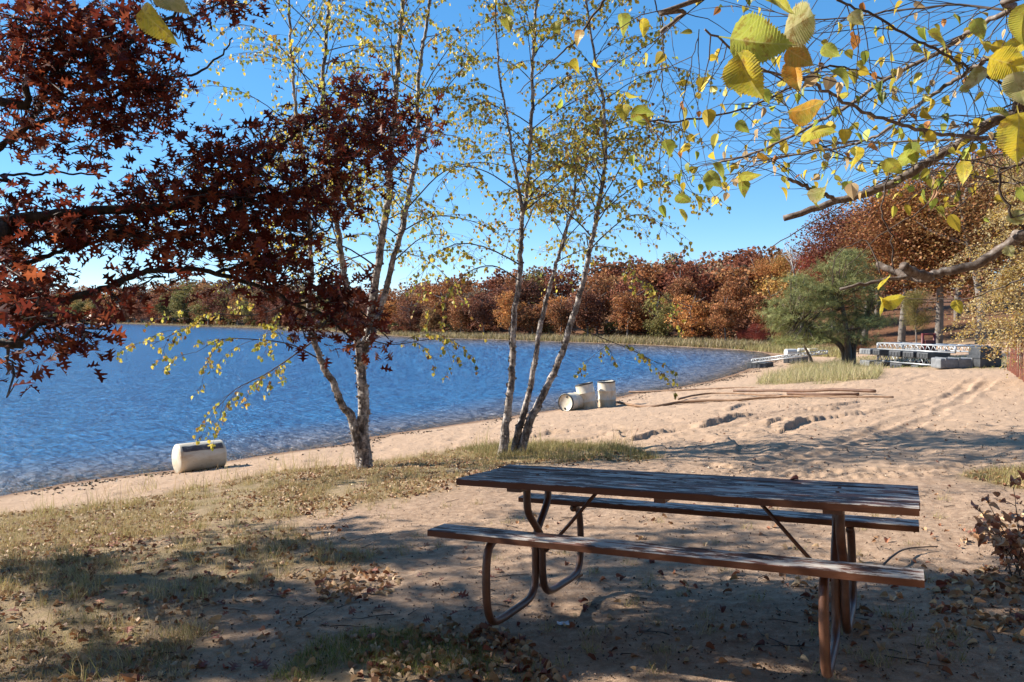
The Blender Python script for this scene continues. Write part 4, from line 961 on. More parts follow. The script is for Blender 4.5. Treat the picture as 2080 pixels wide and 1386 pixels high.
def big_leaf():
    m, nt, b = new_mat('big_leaf'); c = attr(nt, 'Col', 'Color'); o = obj_co(nt); f = noise(nt, geo_pos(nt), 90, 5, .7)
    sx = nt.nodes.new('ShaderNodeSeparateXYZ'); nt.links.new(o, sx.inputs[0])
    def mth(op, a, b_=None, c_=None):
        k = nt.nodes.new('ShaderNodeMath'); k.operation = op
        for i_, v in enumerate((a, b_, c_)):
            if v is None: continue
            if isinstance(v, (int, float)): k.inputs[i_].default_value = v
            else: nt.links.new(v, k.inputs[i_])
        return k.outputs[0]
    ax = mth('ABSOLUTE', sx.outputs['X']); ph = mth('FRACT', mth('MULTIPLY', mth('MULTIPLY_ADD', ax, -.75, sx.outputs['Y']), 9.5))
    vein = mth('MAXIMUM', mth('LESS_THAN', ph, .13), mth('LESS_THAN', ax, .016))
    c = mix(nt, ramp(nt, f, [(.50, (0, 0, 0)), (.62, (.85, .85, .85))]), c, (.30, .16, .04))
    c = mix(nt, ramp(nt, noise(nt, o, 2.2, 3, .6), [(.40, (0, 0, 0)), (.62, (.6, .6, .6))]), c, (.30, .36, .06))
    c = mix(nt, mth('MULTIPLY', vein, .32), c, mix(nt, .5, c, (.75, .70, .42)))
    nt.links.new(c, b.inputs['Base Color']); b.inputs['Roughness'].default_value = .45
    t = nt.nodes.new('ShaderNodeBsdfTranslucent'); nt.links.new(c, t.inputs['Color']); mx = nt.nodes.new('ShaderNodeMixShader'); mx.inputs[0].default_value = .42
    nt.links.new(b.outputs[0], mx.inputs[1]); nt.links.new(t.outputs[0], mx.inputs[2]); nt.links.new(mx.outputs[0], nt.nodes['Material Output'].inputs['Surface']); bump(nt, b, f, .2, .002); return m
M['big_leaf'] = big_leaf()
over_birch()

# ------------------------------------------------------------------ far crowns
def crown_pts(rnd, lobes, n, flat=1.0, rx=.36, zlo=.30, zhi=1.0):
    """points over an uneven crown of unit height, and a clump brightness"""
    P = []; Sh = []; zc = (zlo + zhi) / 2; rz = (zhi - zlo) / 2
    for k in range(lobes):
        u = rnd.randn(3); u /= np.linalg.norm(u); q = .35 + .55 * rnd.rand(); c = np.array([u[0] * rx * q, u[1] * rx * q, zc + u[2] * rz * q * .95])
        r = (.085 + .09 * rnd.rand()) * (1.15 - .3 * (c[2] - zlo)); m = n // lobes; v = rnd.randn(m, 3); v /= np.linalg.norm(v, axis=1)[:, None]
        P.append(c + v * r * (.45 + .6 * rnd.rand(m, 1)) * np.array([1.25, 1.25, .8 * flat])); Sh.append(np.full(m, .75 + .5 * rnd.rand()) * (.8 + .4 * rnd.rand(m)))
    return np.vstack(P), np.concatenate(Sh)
def trunk_mb(rnd, h=.62, r=.020, limbs=7, spread=.26, z0=.22):
    mb = MB(); S = smooth_path([(0, 0, -.06), (rnd.randn() * .01, rnd.randn() * .01, .15), (rnd.randn() * .02, rnd.randn() * .02, .35), (rnd.randn() * .04, rnd.randn() * .04, h), (rnd.randn() * .05, rnd.randn() * .05, .9)], 4)
    mb.tube(S, np.linspace(r, r * .25, len(S)), 6)
    for k in range(limbs):
        z = z0 + (.8 - z0) * (k + rnd.rand()) / limbs; i = int(np.argmin(np.abs(S[:, 2] - z))); a = rnd.rand() * 2 * PI; e = S[i] + np.array([math.cos(a) * spread, math.sin(a) * spread, .08 + .14 * rnd.rand()]) * (.6 + .6 * rnd.rand())
        mb.tube(smooth_path([S[i], S[i] * .4 + e * .6 + (0, 0, -.02), e], 3), np.linspace(r * .5, r * .12, 7), 4, None, False)
    return mb
VAR = []
for k in range(7):
    rnd = R(200 + k); P, Sh = crown_pts(rnd, 22 + 5 * (k % 4), 4200, 1.0, .33 + .05 * (k % 3), [.05, .14, .02, .2, .08, .0, .12][k], .99); n = len(P)
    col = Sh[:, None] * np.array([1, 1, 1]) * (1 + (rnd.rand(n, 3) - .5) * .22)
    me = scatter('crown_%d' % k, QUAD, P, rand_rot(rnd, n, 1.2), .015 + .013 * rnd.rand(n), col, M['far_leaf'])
    VAR.append((me, trunk_mb(rnd).mesh('trunk_%d' % k, M['far_bark']), P, Sh))
HUES = {'dark red': (0.238, 0.085, 0.047), 'maroon': (0.193, 0.081, 0.048), 'rust brown': (0.309, 0.137, 0.060), 'russet': (0.370, 0.163, 0.066), 'orange brown': (0.509, 0.237, 0.080), 'golden brown': (0.467, 0.275, 0.085), 'bronze': (0.296, 0.159, 0.067), 'grey brown': (0.271, 0.187, 0.108), 'olive': (0.248, 0.209, 0.072), 'yellow': (0.788, 0.577, 0.128), 'crimson': (0.304, 0.071, 0.048)}
VARN = []
for k in range(4):
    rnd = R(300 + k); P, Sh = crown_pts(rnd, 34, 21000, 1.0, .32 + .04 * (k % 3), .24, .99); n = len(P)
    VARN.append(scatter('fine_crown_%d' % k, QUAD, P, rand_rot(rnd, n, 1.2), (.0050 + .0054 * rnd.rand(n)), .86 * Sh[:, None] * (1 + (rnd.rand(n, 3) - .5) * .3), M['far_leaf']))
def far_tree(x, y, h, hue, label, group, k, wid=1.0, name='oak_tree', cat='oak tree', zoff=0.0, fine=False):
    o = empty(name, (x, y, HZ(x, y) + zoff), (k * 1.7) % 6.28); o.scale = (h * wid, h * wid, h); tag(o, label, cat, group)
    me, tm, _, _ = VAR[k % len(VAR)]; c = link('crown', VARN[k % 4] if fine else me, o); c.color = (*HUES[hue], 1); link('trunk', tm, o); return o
rnd = R(91)
def ordinal(i): return str(i) + ('th' if 10 <= i % 100 <= 20 else {1: 'st', 2: 'nd', 3: 'rd'}.get(i % 10, 'th'))
def landmark(px):
    for lim, s in ((330, 'left of the lying drum'), (560, 'above the lying drum'), (760, 'behind the two-trunked birch'), (960, 'between the two shore birches'), (1200, 'behind the three-stemmed birch'), (1310, 'left of the white cottage'), (1400, 'right of the white cottage'), (1500, 'above the bend of the lake'), (1700, 'left of the green pine')):
        if px < lim: return s
    return 'behind the green pine'
plan = []; counter = {}
def shore_line(px):
    xs = np.array([p[0] for p in far_px][::-1], float); ys = np.array([p[1] for p in far_px][::-1], float); return float(np.interp(px, xs, ys))
def far_row(row, px0, px1, back, hmin, hmax, step_m, word, tint):
    px = px0
    while px < px1:
        if row < 2 and 1290 < px < 1342: px = 1342
        d = F * (CZ - WZ) / (shore_line(px) - 645.53); p = at(px, 645, d); L2 = np.array([p[0], p[1]]); u = L2 / np.linalg.norm(L2); q = L2 + u * back * (1 + .3 * rnd.randn() * .5) * (1 + .6 * max(0, (d - 120) / 300))
        hues = tint(px); hue = hues[rnd.randint(len(hues))]; h = (hmin + (hmax - hmin) * rnd.rand()) * (1 + 1.15 * sstep(120, 330, d))
        plan.append((q[0], q[1], h, hue, word, px)); px += step_m / d * F * (.75 + .5 * rnd.rand())
def tint(px, _=None):
    if px < 330: return ['maroon', 'rust brown', 'olive', 'golden brown', 'dark red']
    if px < 760: return ['maroon', 'dark red', 'olive', 'bronze', 'rust brown']
    if px < 1180: return ['dark red', 'maroon', 'rust brown', 'russet', 'grey brown', 'rust brown', 'bronze', 'orange brown']
    if px < 1400: return ['dark red', 'rust brown', 'maroon', 'russet', 'olive', 'grey brown', 'bronze']
    return ['orange brown', 'golden brown', 'russet', 'rust brown', 'orange brown']
far_row(0, -60, 1580, 6, 4.8, 7.6, 3.9, 'front row', tint)
far_row(1, -60, 1600, 14, 7.2, 9.8, 4.8, 'middle row', tint)
far_row(2, 760, 1620, 24, 8.0, 10.2, 5.6, 'back row', lambda p: ['maroon', 'dark red', 'rust brown', 'russet'] if p < 1480 else ['russet', 'dark red', 'orange brown'])
plan.sort(key=lambda a: a[5])
for i, (x, y, h, hue, word, px) in enumerate(plan):
    key = (hue, word, landmark(px)); counter[key] = counter.get(key, 0) + 1
total = dict(counter); seen = {}
for i, (x, y, h, hue, word, px) in enumerate(plan):
    key = (hue, word, landmark(px)); seen[key] = seen.get(key, 0) + 1
    size = '' if total[key] == 1 else ordinal(seen[key]) + ' from left, '
    far_tree(x, y, h, hue, f'{hue} oak, {size}{word} across the lake, {landmark(px)}', 'autumn oaks along the far shore', i * 3 + int(px) % 5, .85 + .4 * rnd.rand())
# the wood running on behind them, one mass
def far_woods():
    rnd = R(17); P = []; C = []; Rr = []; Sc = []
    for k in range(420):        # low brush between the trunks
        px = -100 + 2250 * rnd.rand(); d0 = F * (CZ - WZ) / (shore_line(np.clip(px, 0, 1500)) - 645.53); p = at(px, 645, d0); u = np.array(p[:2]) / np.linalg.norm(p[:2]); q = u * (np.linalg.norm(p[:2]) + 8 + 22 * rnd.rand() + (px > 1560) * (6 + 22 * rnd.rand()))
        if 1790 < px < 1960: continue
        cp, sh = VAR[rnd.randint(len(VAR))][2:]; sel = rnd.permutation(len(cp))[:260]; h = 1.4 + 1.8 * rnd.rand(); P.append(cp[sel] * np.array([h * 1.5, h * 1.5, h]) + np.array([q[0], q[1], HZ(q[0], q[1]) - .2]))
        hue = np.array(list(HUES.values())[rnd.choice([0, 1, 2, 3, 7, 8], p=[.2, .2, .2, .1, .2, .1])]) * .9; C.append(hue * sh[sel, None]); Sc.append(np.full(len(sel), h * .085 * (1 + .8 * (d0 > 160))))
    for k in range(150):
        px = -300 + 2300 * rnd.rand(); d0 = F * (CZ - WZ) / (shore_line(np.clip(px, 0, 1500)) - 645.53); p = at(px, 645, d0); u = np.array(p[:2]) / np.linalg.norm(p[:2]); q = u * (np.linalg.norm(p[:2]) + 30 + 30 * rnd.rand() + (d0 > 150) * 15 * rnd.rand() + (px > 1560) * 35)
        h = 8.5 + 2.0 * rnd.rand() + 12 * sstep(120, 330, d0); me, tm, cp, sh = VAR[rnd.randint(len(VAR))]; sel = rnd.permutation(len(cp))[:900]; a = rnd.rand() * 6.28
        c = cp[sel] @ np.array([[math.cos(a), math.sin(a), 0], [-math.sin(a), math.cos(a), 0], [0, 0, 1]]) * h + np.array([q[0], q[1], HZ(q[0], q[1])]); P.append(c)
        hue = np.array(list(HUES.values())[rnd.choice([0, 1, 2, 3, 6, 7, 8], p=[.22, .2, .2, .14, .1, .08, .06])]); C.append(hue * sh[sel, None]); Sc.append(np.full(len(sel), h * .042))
    for k in range(110):         # unseen wood added behind the camera to keep low sky light out
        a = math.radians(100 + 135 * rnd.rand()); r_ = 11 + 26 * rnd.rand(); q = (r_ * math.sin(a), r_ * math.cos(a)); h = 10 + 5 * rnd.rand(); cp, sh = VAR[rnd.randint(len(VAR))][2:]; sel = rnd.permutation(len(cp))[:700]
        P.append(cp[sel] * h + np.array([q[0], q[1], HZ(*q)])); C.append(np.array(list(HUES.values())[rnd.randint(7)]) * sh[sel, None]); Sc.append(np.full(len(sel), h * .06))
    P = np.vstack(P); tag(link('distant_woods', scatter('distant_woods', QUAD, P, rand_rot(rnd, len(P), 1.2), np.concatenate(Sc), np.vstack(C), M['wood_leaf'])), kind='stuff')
far_woods()

# trees on the right, nearer than the far shore
near = [(1752, 70, 12.6, 'dark red', 1.15, 'tall dark red oak rising highest behind the pine'), (1690, 78, 9.6, 'crimson', 1.0, 'crimson oak just left of the tallest red oak behind the pine'), (1830, 62, 12.4, 'rust brown', 1.15, 'rust brown oak with thick grey trunk straight behind the dock stack'),
        (1905, 60, 13.0, 'orange brown', 1.2, 'orange brown oak behind the right end of the dock stack'), (1990, 54, 12.6, 'bronze', 1.2, 'bronze oak behind the black float block'), (2075, 60, 15, 'rust brown', 1.15, 'tall rust brown oak at the right edge behind the lath fence'), (1640, 88, 9.4, 'golden brown', 1.0, 'golden brown oak beside the bare grey tree'),
        (1575, 92, 8.6, 'orange brown', 1.05, 'orange brown oak left of the bare grey tree'), (1945, 80, 14.5, 'dark red', 1.1, 'dark red oak high on the slope behind the metal stand'), (1860, 86, 14.5, 'russet', 1.1, 'russet oak high on the slope behind the dock stack'), (1780, 92, 13.0, 'maroon', 1.1, 'maroon oak on the slope between pine and dock stack')]
for i, (px, d, h, hue, wid, lab) in enumerate(near):
    p = at(px, 645, d); far_tree(p[0], p[1], h * 1.15, hue, lab, 'oaks at the right end of the beach', i * 2 + 1, wid, fine=True)
for i, (px, d, h, hue, lab) in enumerate([(1540, 78, 3.0, 'crimson', 'crimson shrub at the end of the reeds left of the pine'), (1515, 80, 2.3, 'crimson', 'small crimson shrub between the reeds and the larger crimson shrub'), (1590, 74, 2.2, 'rust brown', 'low rust brown shrub under the left side of the pine'), (1700, 60, 2.4, 'grey brown', 'grey brown twiggy shrub behind the pine trunks'), (1745, 52, 1.5, 'dark red', 'low dark red shrub between pine trunks and dock stack')]):
    p = at(px, 645, d); far_tree(p[0], p[1], h, hue, lab, 'shrubs behind the beach', i + 2, 1.35, 'shrub', 'shrub', -.18 * h, True)
p = at(1861, 645, 55); far_tree(p[0], p[1], 4.6, 'olive', 'slim dark green young tree with bare straight stem behind the dock stack', None, 3, .75, 'young_tree', 'tree', 0, True)
# bare grey tree
p = at(1632, 645, 80); t = empty('bare_tree', (p[0], p[1], HZ(p[0], p[1]))); tag(t, 'bare pale grey tree with no leaves between orange oaks and the pine', 'tree')
rnd = R(6); mb = MB(); S = smooth_path([(0, 0, -.3), (-.2, 0, 2), (-.5, 0, 4.5), (-1.0, 0, 7.0), (-1.5, 0, 9.6)], 6); mb.tube(S, np.linspace(.20, .03, len(S)), 7); mb.build('trunk', M['grey_bark'], t); mb = MB(); junk = []
for k in range(22):
    i = 6 + int((len(S) - 7) * rnd.rand()); a = rnd.rand() * 6.28; grow_branch(mb, rnd, S[i], (math.cos(a) * .6, math.sin(a) * .6, .9), 1.4 + 1.4 * rnd.rand(), .05, junk, .1, 5, False)
mb.build('branches', M['grey_bark'], t)

# ------------------------------------------------------------------ pine
def pine():
    rnd = R(19); p = gnd(1722, 741, HF); d = (p - CAM) @ FWD; t = empty('pine_tree', tuple(p)); tag(t, 'spreading green pine with several dark leaning trunks at the end of the beach', 'pine tree')
    L_ = lambda a, b, e=0: at(a, b, d + e) - p
    trunks = [([(1716, 744), (1714, 715), (1700, 697), (1670, 682), (1640, 660), (1610, 640)], .17), ([(1722, 744), (1722, 700), (1716, 650), (1705, 590), (1700, 545)], .19), ([(1733, 744), (1735, 705), (1745, 680), (1762, 640), (1775, 600)], .14), ([(1726, 742), (1728, 700), (1738, 650), (1735, 600), (1722, 560)], .13)]
    pts = []
    for px, r in trunks:
        S = smooth_path([L_(a, b, rnd.randn() * .25 * i) for i, (a, b) in enumerate(px)], 5); mb = MB(); mb.tube(S, np.linspace(r, r * .25, len(S)), 8, None, True, .15, rnd); mb.build('trunk', M['pine_bark'], t); pts.append(S)
    allS = np.vstack([s[len(s) // 3:] for s in pts]); env = [(1618, 640, 46, 22), (1600, 612, 34, 18), (1650, 600, 45, 22), (1590, 660, 26, 13), (1640, 672, 42, 16), (1680, 560, 48, 26), (1715, 535, 42, 20), (1745, 560, 36, 24), (1700, 610, 50, 28), (1760, 610, 32, 26), (1735, 650, 44, 20), (1690, 655, 40, 18), (1775, 650, 22, 18), (1660, 632, 44, 18), (1625, 575, 26, 14), (1770, 580, 22, 18), (1725, 520, 24, 10), (1600, 690, 22, 8), (1650, 690, 28, 8), (1578, 640, 20, 13), (1690, 685, 50, 12), (1745, 690, 34, 12), (1670, 600, 40, 22), (1720, 575, 40, 22), (1640, 615, 34, 20), (1755, 640, 30, 24)]
    P = []; br = MB(); Sh = []
    for cx, cy, rx, ry in env:
        for _ in range(12):
            a = rnd.rand() * 6.28; q = math.sqrt(rnd.rand()); c = L_(cx + rx * q * math.cos(a), cy + ry * q * math.sin(a), rnd.randn() * 1.0); n0 = allS[np.argmin(((allS - c) ** 2).sum(1))]
            br.tube(smooth_path([n0, n0 * .5 + c * .5 + (0, 0, -.1), c], 3), np.linspace(.045, .012, 7), 4, None, False); m = 44
            P += list(c + rnd.randn(m, 3) * np.array([.34, .34, .10])); Sh += [.75 + .5 * rnd.rand()] * m
    br.build('branches', M['pine_bark'], t); P = np.array(P); n = len(P); c = palette(rnd, n, [(.24, .25, .085), (.31, .30, .11), (.17, .19, .07)], [3, 2, 2], .2) * np.array(Sh)[:, None]
    TUFT = ([(-.02, 0, 0), (.02, 0, 0), (.30, .8, .25), (.26, .84, .25), (-.30, .8, .2), (-.26, .84, .2), (.02, 1, -.2), (-.03, 1, -.2), (.35, .5, -.4), (.30, .55, -.4), (-.35, .5, -.3), (-.3, .55, -.3)], [[0, 1, 2, 3], [0, 1, 4, 5], [0, 1, 6, 7], [0, 1, 8, 9], [0, 1, 10, 11]])
    link('needles', scatter('needles', TUFT, P, rand_rot(rnd, n, .9), .17 + .10 * rnd.rand(n), c, M['needle']), t)
pine()

# ------------------------------------------------------------------ pale weeping birch at the right edge
def weeping():
    rnd = R(29); b = at(2150, 760, 21.5); b[2] = HZ(b[0], b[1]); t = empty('weeping_birch', tuple(b)); tag(t, 'weeping birch with masses of small pale yellow leaves above the lath fence', 'birch tree')
    mb = MB(); S = smooth_path([(0, 0, -.1), (-.1, .1, 2), (.0, 0, 4), (-.1, 0, 6.5)], 6); mb.tube(S, np.linspace(.16, .04, len(S)), 9); mb.build('trunk', M['birch_bark'], t)
    br = MB(); tips = []
    for k in range(64):
        i = 3 + int((len(S) - 4) * rnd.rand()); a = PI + (rnd.rand() - .5) * 2.6; ln = 1.2 + 1.7 * rnd.rand(); grow_branch(br, rnd, S[i], (math.cos(a) * .9, math.sin(a) * .9, .10 + .5 * rnd.rand()), ln, .014, tips, .8, 13)
    br.build('branches', M['twig'], t); tips = np.array(tips); tips = np.vstack([tips + rnd.randn(*tips.shape) * .05 for _ in range(2)])
    n = len(tips); c = palette(rnd, n, [(.52, .40, .17), (.55, .45, .24), (.48, .33, .07), (.36, .20, .08)], [3, 2, 2, 1.4], .25)
    link('foliage', scatter('foliage', BIRCH, tips, rand_rot(rnd, n, 1.2), .040 + .025 * rnd.rand(n), c, M['birch_leaf']), t)
weeping()

# ------------------------------------------------------------------ grasses and litter
def inpoly_pts(rnd, poly, n):
    lo, hi = poly.min(0), poly.max(0); out = np.zeros((0, 2))
    while len(out) < n:
        q = lo + (hi - lo) * rnd.rand(n * 2, 2); out = np.vstack([out, q[inside(poly, q[:, 0], q[:, 1])]])
    return out[:n]
def blades(name, XY, hmin, hmax, wid, cols, w, seed, lean=.5, patch=None):
    rnd = R(seed)
    if patch is not None:
        m = fbm(XY[:, 0] * patch[0], XY[:, 1] * patch[0], seed, 4) + rnd.randn(len(XY)) * .03 > patch[1]; XY = XY[m]
    n = len(XY); z = HF(XY[:, 0], XY[:, 1]); P = np.column_stack([XY, z - .004]); rot = rand_rot(rnd, n, lean); h = hmin + (hmax - hmin) * rnd.rand(n) ** 1.6
    sc_ = np.stack([np.full(n, wid) * (.7 + .6 * rnd.rand(n)), h, h], 1); o = link(name, scatter(name, BLADE, P, rot, sc_, palette(rnd, n, cols, w, .3), M['grass'])); tag(o, kind='stuff'); return o
STRAW = [(.54, .41, .22), (.46, .35, .18), (.40, .33, .13), (.27, .26, .09), (.32, .20, .11)]
rnd = R(50)
lo = np.array([-9.5, 2.0]); hi = np.array([4, 14.5])
q = inpoly_pts(rnd, GRASS_L, 110000); rr = np.hypot(q[:, 0], q[:, 1]); q = q[(rr < 19) & (rr > 2.2) & (q[:, 0] > -.78 * q[:, 1] - .5)]
blades('dry_grass', q, .025, .09, .0035, STRAW, [3, 3, 2.2, 1.2, 1], 51, .75, (1.1, .49))
tu = inpoly_pts(rnd, GRASS_L, 1500); tu = tu[(np.hypot(tu[:, 0], tu[:, 1]) < 17)][:480]; q = np.repeat(tu, 46, 0) + rnd.randn(len(tu) * 46, 2) * .05
blades('grass_tufts', q, .05, .17, .004, STRAW, [3, 3, 2.4, 1.6, .8], 52, .5)
q = inpoly_pts(rnd, GRASS_B, 7000); blades('short_grass', q, .02, .07, .003, [(.20, .24, .06), (.27, .27, .08), (.40, .31, .14), (.13, .17, .04)], [2, 2, 2, 1.4], 53, .6, (1.6, .42))
q = inpoly_pts(rnd, GRASS_R, 5000); blades('verge_grass', q, .03, .12, .004, STRAW, [2, 2, 3, 3, 1], 54, .6)
tt = np.vstack([gpoly([(1060 + 900 * rnd.rand(), 1010 + 370 * rnd.rand()) for _ in range(46)]), gpoly([(1770, 1345), (1730, 1330), (1690, 1190), (1920, 1015), (1905, 1050), (1540, 1225), (1440, 1290), (1880, 1180), (1200, 1290)]), gpoly([(600 + 460 * rnd.rand(), 1010 + 130 * rnd.rand()) for _ in range(26)])])
q = np.repeat(tt, 34, 0) + rnd.randn(len(tt) * 34, 2) * .035; blades('sparse_tufts', q, .03, .10, .003, STRAW, [2, 2, 3, 3, .5], 55, .7)
# tall stalks by the first birch
tt = gpoly([(180, 1040), (195, 1035), (400, 1000), (560, 960), (590, 960), (640, 950), (650, 955), (740, 940), (700, 960), (100, 1045), (250, 1035), (290, 1000), (470, 975), (980, 905), (1080, 905), (1260, 905)])
q = np.repeat(tt, 42, 0) + rnd.randn(len(tt) * 42, 2) * .13; blades('tall_stalks', q, .12, .50, .006, [(.50, .40, .20), (.40, .36, .12), (.44, .30, .14)], None, 56, .33)
q = np.vstack([inpoly_pts(rnd, gpoly([(930, 915), (1040, 900), (1250, 906), (1350, 932), (1180, 938), (1000, 935)]), 9000)]); blades('birch_foot_grass', q, .06, .20, .006, [(.30, .24, .09), (.22, .19, .07), (.24, .24, .08), (.38, .29, .14)], None, 57, .5, (1.4, .40))
q = inpoly_pts(rnd, GRASS_T, 22000); blades('beach_grass', q, .12, .62, .011, [(.50, .41, .22), (.42, .37, .17), (.54, .44, .26), (.34, .33, .13)], None, 58, .36, (.9, .47))
q = inpoly_pts(rnd, GRASS_D, 5000); blades('lawn', q, .05, .16, .02, [(.16, .20, .05), (.24, .24, .07), (.34, .27, .11)], None, 59, .5)
# reeds along the far shore
xs = []; 
for _ in range(24000):
    px = -80 + 1680 * rnd.rand() ** .7; d0 = F * (CZ - WZ) / (shore_line(px) - 645.53); p = at(px, 645, d0); u = np.array(p[:2]) / np.linalg.norm(p[:2]); xs.append(np.array(p[:2]) + u * (.6 + 6.5 * rnd.rand() ** 1.3))
q = np.array(xs); sq = shore(q[:, 0], q[:, 1]); q = q[sq > .4]; blades('shore_reeds', q, .3, 1.0, .08, [(.36, .28, .16), (.31, .25, .12), (.26, .23, .10), (.40, .32, .20)], None, 60, .22)
pl = gpoly([(1500, 711), (1560, 716), (1620, 722), (1720, 728), (1700, 716), (1600, 706)]); q = inpoly_pts(rnd, pl, 5000); blades('meadow_grass', q, .25, .8, .04, [(.40, .32, .16), (.34, .29, .12), (.28, .26, .10)], None, 61, .3)

def litter(name, XY, size, cols, w, seed, tmpl=CURL, tilt=.5, lift=.006):
    rnd = R(seed); n = len(XY); z = HF(XY[:, 0], XY[:, 1]); P = np.column_stack([XY, z + lift + .012 * rnd.rand(n)])
    o = link(name, scatter(name, tmpl, P, rand_rot(rnd, n, tilt), size * (.65 + .7 * rnd.rand(n)), palette(rnd, n, cols, w, .3), M['litter'])); tag(o, kind='stuff')
TAN = [(.42, .26, .13), (.50, .35, .20), (.30, .15, .07), (.22, .09, .05)]; RED = [(.22, .07, .04), (.15, .045, .03), (.30, .12, .06), (.40, .22, .11)]
q = np.vstack([inpoly_pts(rnd, GRASS_L, 7000), inpoly_pts(rnd, gpoly([(640, 950), (900, 925), (1050, 935), (980, 980), (800, 1030), (640, 1060), (520, 1010)]), 1500), inpoly_pts(rnd, gpoly([(1020, 935), (1350, 935), (1300, 950), (1000, 960)]), 160)])
rr = np.hypot(q[:, 0], q[:, 1]); q = q[rr < 17]; m = fbm(q[:, 0] * 1.3, q[:, 1] * 1.3, 71, 4) > .43
litter('birch_leaf_litter', q[m], .042, TAN, [3, 2, 2, 1], 72)
q = np.vstack([inpoly_pts(rnd, gpoly([(700, 1386), (720, 1300), (900, 1265), (1060, 1290), (1150, 1386)]), 330), inpoly_pts(rnd, gpoly([(640, 1180), (760, 1150), (820, 1170), (780, 1220), (640, 1230)]), 120), inpoly_pts(rnd, gpoly([(1890, 1190), (2200, 1100), (2200, 1330), (1900, 1290)]), 380), inpoly_pts(rnd, gpoly([(1620, 1190), (1740, 1180), (1760, 1290), (1640, 1260)]), 60), inpoly_pts(rnd, gpoly([(0, 1100), (700, 1070), (640, 1386), (0, 1386)]), 420), inpoly_pts(rnd, gpoly([(1990, 1050), (2200, 1040), (2200, 1110), (1940, 1110)]), 130), inpoly_pts(rnd, GRASS_R, 130)])
litter('leaf_litter', q, .05, TAN + RED, [3, 4, 2, .6, .8, .6, 1, 2], 73, CURL, .6)
q = np.vstack([inpoly_pts(rnd, gpoly([(0, 1060), (500, 1040), (560, 1100), (0, 1140)]), 260), inpoly_pts(rnd, gpoly([(0, 1140), (1000, 1100), (1150, 1386), (0, 1386)]), 130)])
litter('oak_leaf_litter', q, .07, RED, None, 74, OAK, .35)
q = gpoly([(1050 + 1000 * rnd.rand(), 985 + 400 * rnd.rand() ** .9) for _ in range(260)]); litter('scattered_leaves', q, .045, TAN + RED, None, 75)
q = gpoly([(1000 + 1080 * rnd.rand(), 770 + 190 * rnd.rand()) for _ in range(150)]); q = q[shore(q[:, 0], q[:, 1]) > 1]; litter('beach_leaves', q, .04, TAN + RED, None, 76)
# dark weed and bits washed up along the water
q = []
for i in range(len(near_px) - 1):
    a, b = on_plane(*near_px[i], WZ)[:2], on_plane(*near_px[i + 1], WZ)[:2]; nrm = np.array([b[1] - a[1], a[0] - b[0]]); nrm /= np.linalg.norm(nrm)
    for _ in range(int(60 * np.linalg.norm(b - a))):
        q.append(a + (b - a) * rnd.rand() + nrm * (.35 + abs(rnd.randn()) * .5 if rnd.rand() < .75 else 1.0 + .25 * rnd.randn()))
q = np.array(q); m = fbm(q[:, 0] * .8, q[:, 1] * .8, 80, 3) > .45; litter('shore_debris', q[m], .05, [(.05, .035, .025), (.09, .06, .04), (.03, .03, .02)], None, 81, CURL, .25, .0)
# crumbs of soil, bark and leaf
rb = R(95); q = gpoly([(2080 * rb.rand(), 960 + 426 * rb.rand()) for _ in range(5200)]); litter('soil_crumbs', q, .014, [(.10, .065, .045), (.20, .13, .09), (.36, .25, .17), (.06, .04, .03)], None, 96, CURL, .8, .001)
q = gpoly([(900 + 1180 * rb.rand(), 770 + 200 * rb.rand()) for _ in range(1500)]); q = q[shore(q[:, 0], q[:, 1]) > .6]; litter('beach_crumbs', q, .028, [(.22, .15, .10), (.12, .08, .055), (.5, .42, .32)], None, 97, CURL, .8, .001)
# twigs
tg = MB(); rb = R(90)
for k in range(110):
    px, py = (1000 + 1080 * rb.rand(), 990 + 396 * rb.rand()) if k < 60 else (200 + 900 * rb.rand(), 1000 + 380 * rb.rand()); p = gnd(px, py); a = rb.rand() * 6.28; ln = .06 + .22 * rb.rand() ** 2; m = 5; Q = []
    for j in range(m):
        x, y = p[0] + math.cos(a) * ln * (j / (m - 1) - .5), p[1] + math.sin(a) * ln * (j / (m - 1) - .5); a += rb.randn() * .12; Q.append((x, y, HZ(x, y) + .006 + .006 * rb.rand()))
    tg.tube(Q, np.linspace(.004, .002, m), 5)
tag(tg.build('twig_litter', M['twig']), kind='stuff')
p = gnd(1790, 1150); tw = MB(); a0 = gnd(1780, 1172); a1 = gnd(1845, 1128); a2 = gnd(1905, 1118); tw.tube(smooth_path([a0 + (0, 0, .03), (a0 + a1) / 2 + (0, 0, .07), a1 + (0, 0, .05), a2 + (0, 0, .03)], 6), np.linspace(.009, .004, 19), 6, None, True, .2, rb)
tag(tw.build('fallen_stick', M['twig']), 'crooked dark stick lying on the soil beyond the right end of the table', 'stick')
# one leaf on the table, one scrap of plastic
Tm = tb.matrix_basis; lp = Tm @ Vector((.62, .33, .763)); mb = MB(); mb.add(np.array(CURL[0]) * .05, CURL[1], (.20, .05, .03)); o = mb.build('fallen_leaf', M['litter']); o.location = lp; o.rotation_euler = (.2, -.3, 1.0); tag(o, 'small curled red leaf lying on the far edge of the tabletop', 'leaf')
p = gnd(1132, 1274, HF); mb = MB(); rb = R(4); g = [(i * .018, j * .02, .012 * rb.rand()) for j in range(4) for i in range(5)]; mb.add(g, [[j * 5 + i, j * 5 + i + 1, j * 5 + i + 6, j * 5 + i + 5] for j in range(3) for i in range(4)]); o = mb.build('plastic_scrap', M['plastic']); o.location = p + np.array([0, 0, .006]); tag(o, 'crumpled clear plastic scrap on the soil in front of the table', 'scrap')

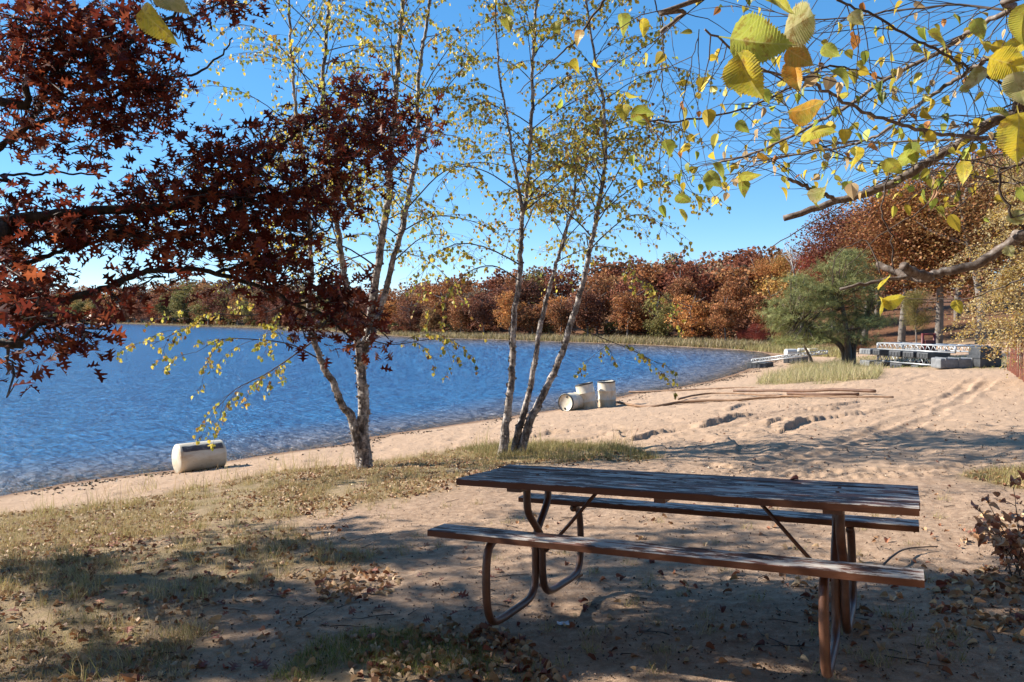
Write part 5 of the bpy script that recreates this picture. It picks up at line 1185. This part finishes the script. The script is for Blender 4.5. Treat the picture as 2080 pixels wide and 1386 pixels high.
# ------------------------------------------------------------------ dead shrub at the right edge
rnd = R(33); p = gnd(2085, 1165, HF); t = empty('dead_shrub', tuple(p)); tag(t, 'leafy dead shrub with curled brown leaves at the right edge beyond the table', 'shrub'); mb = MB(); tips = []
for k in range(15):
    a = rnd.rand() * 6.28; grow_branch(mb, rnd, np.array([rnd.randn() * .06, rnd.randn() * .06, -.02]), (math.cos(a) * .42 - .15, math.sin(a) * .4, .9), .35 + .28 * rnd.rand(), .005, tips, .3, 4, False)
mb.build('stems', M['twig'], t); tips = np.array(tips); tips = tips[rnd.permutation(len(tips))[:240]]; n = len(tips)
link('foliage', scatter('foliage', CURL, tips, rand_rot(rnd, n, 1.2), .04 + .03 * rnd.rand(n), palette(rnd, n, [(.48, .25, .14), (.58, .38, .24), (.36, .15, .09)], None, .25), M['litter']), t)
# ------------------------------------------------------------------ light, sky, camera
sun = bpy.data.lights.new('sun', 'SUN'); sun.energy = 5.0; sun.angle = math.radians(.53); sun.color = (1.0, .93, .82)
so = link('sun', sun); dv = Vector((-SUN_H[0] * math.cos(SUN_EL), -SUN_H[1] * math.cos(SUN_EL), math.sin(SUN_EL))); so.rotation_euler = dv.to_track_quat('Z', 'Y').to_euler(); so.location = dv * 50
wd = bpy.data.worlds.new('World'); sc.world = wd; wd.use_nodes = True; nt = wd.node_tree
sky = nt.nodes.new('ShaderNodeTexSky'); sky.sky_type = 'NISHITA'; sky.sun_disc = False; sky.sun_elevation = SUN_EL; sky.sun_rotation = math.atan2(-SUN_H[0], -SUN_H[1])
sky.air_density = .9; sky.dust_density = .0; sky.ozone_density = 3.0; sky.altitude = 3000
bg = nt.nodes['Background']; bg.inputs['Strength'].default_value = .20; hs = nt.nodes.new('ShaderNodeHueSaturation'); hs.inputs['Saturation'].default_value = 1.62; gm = nt.nodes.new('ShaderNodeGamma'); gm.inputs['Gamma'].default_value = .58; nt.links.new(sky.outputs[0], gm.inputs['Color']); nt.links.new(gm.outputs[0], hs.inputs['Color']); nt.links.new(hs.outputs[0], bg.inputs[0])
cam = bpy.data.cameras.new('camera'); cam.sensor_width = 36; cam.lens = 36 * F / 2080; cam.clip_end = 5000; cam.clip_start = .05
co = link('camera', cam); co.location = CAM; co.rotation_euler = (PI / 2 - PITCH, 0, 0); sc.camera = co
sc.view_settings.view_transform = 'Standard'; sc.view_settings.look = 'None'; sc.view_settings.exposure = 1.15; sc.view_settings.gamma = 1
sc.cycles.max_bounces = 8; sc.cycles.transparent_max_bounces = 12; sc.cycles.caustics_reflective = False; sc.cycles.caustics_refractive = False
sc.cycles.sample_clamp_indirect = 6; sc.cycles.sample_clamp_direct = 5
try: sc.cycles.use_denoising = True; sc.cycles.denoiser = 'OPENIMAGEDENOISE'
except Exception: pass
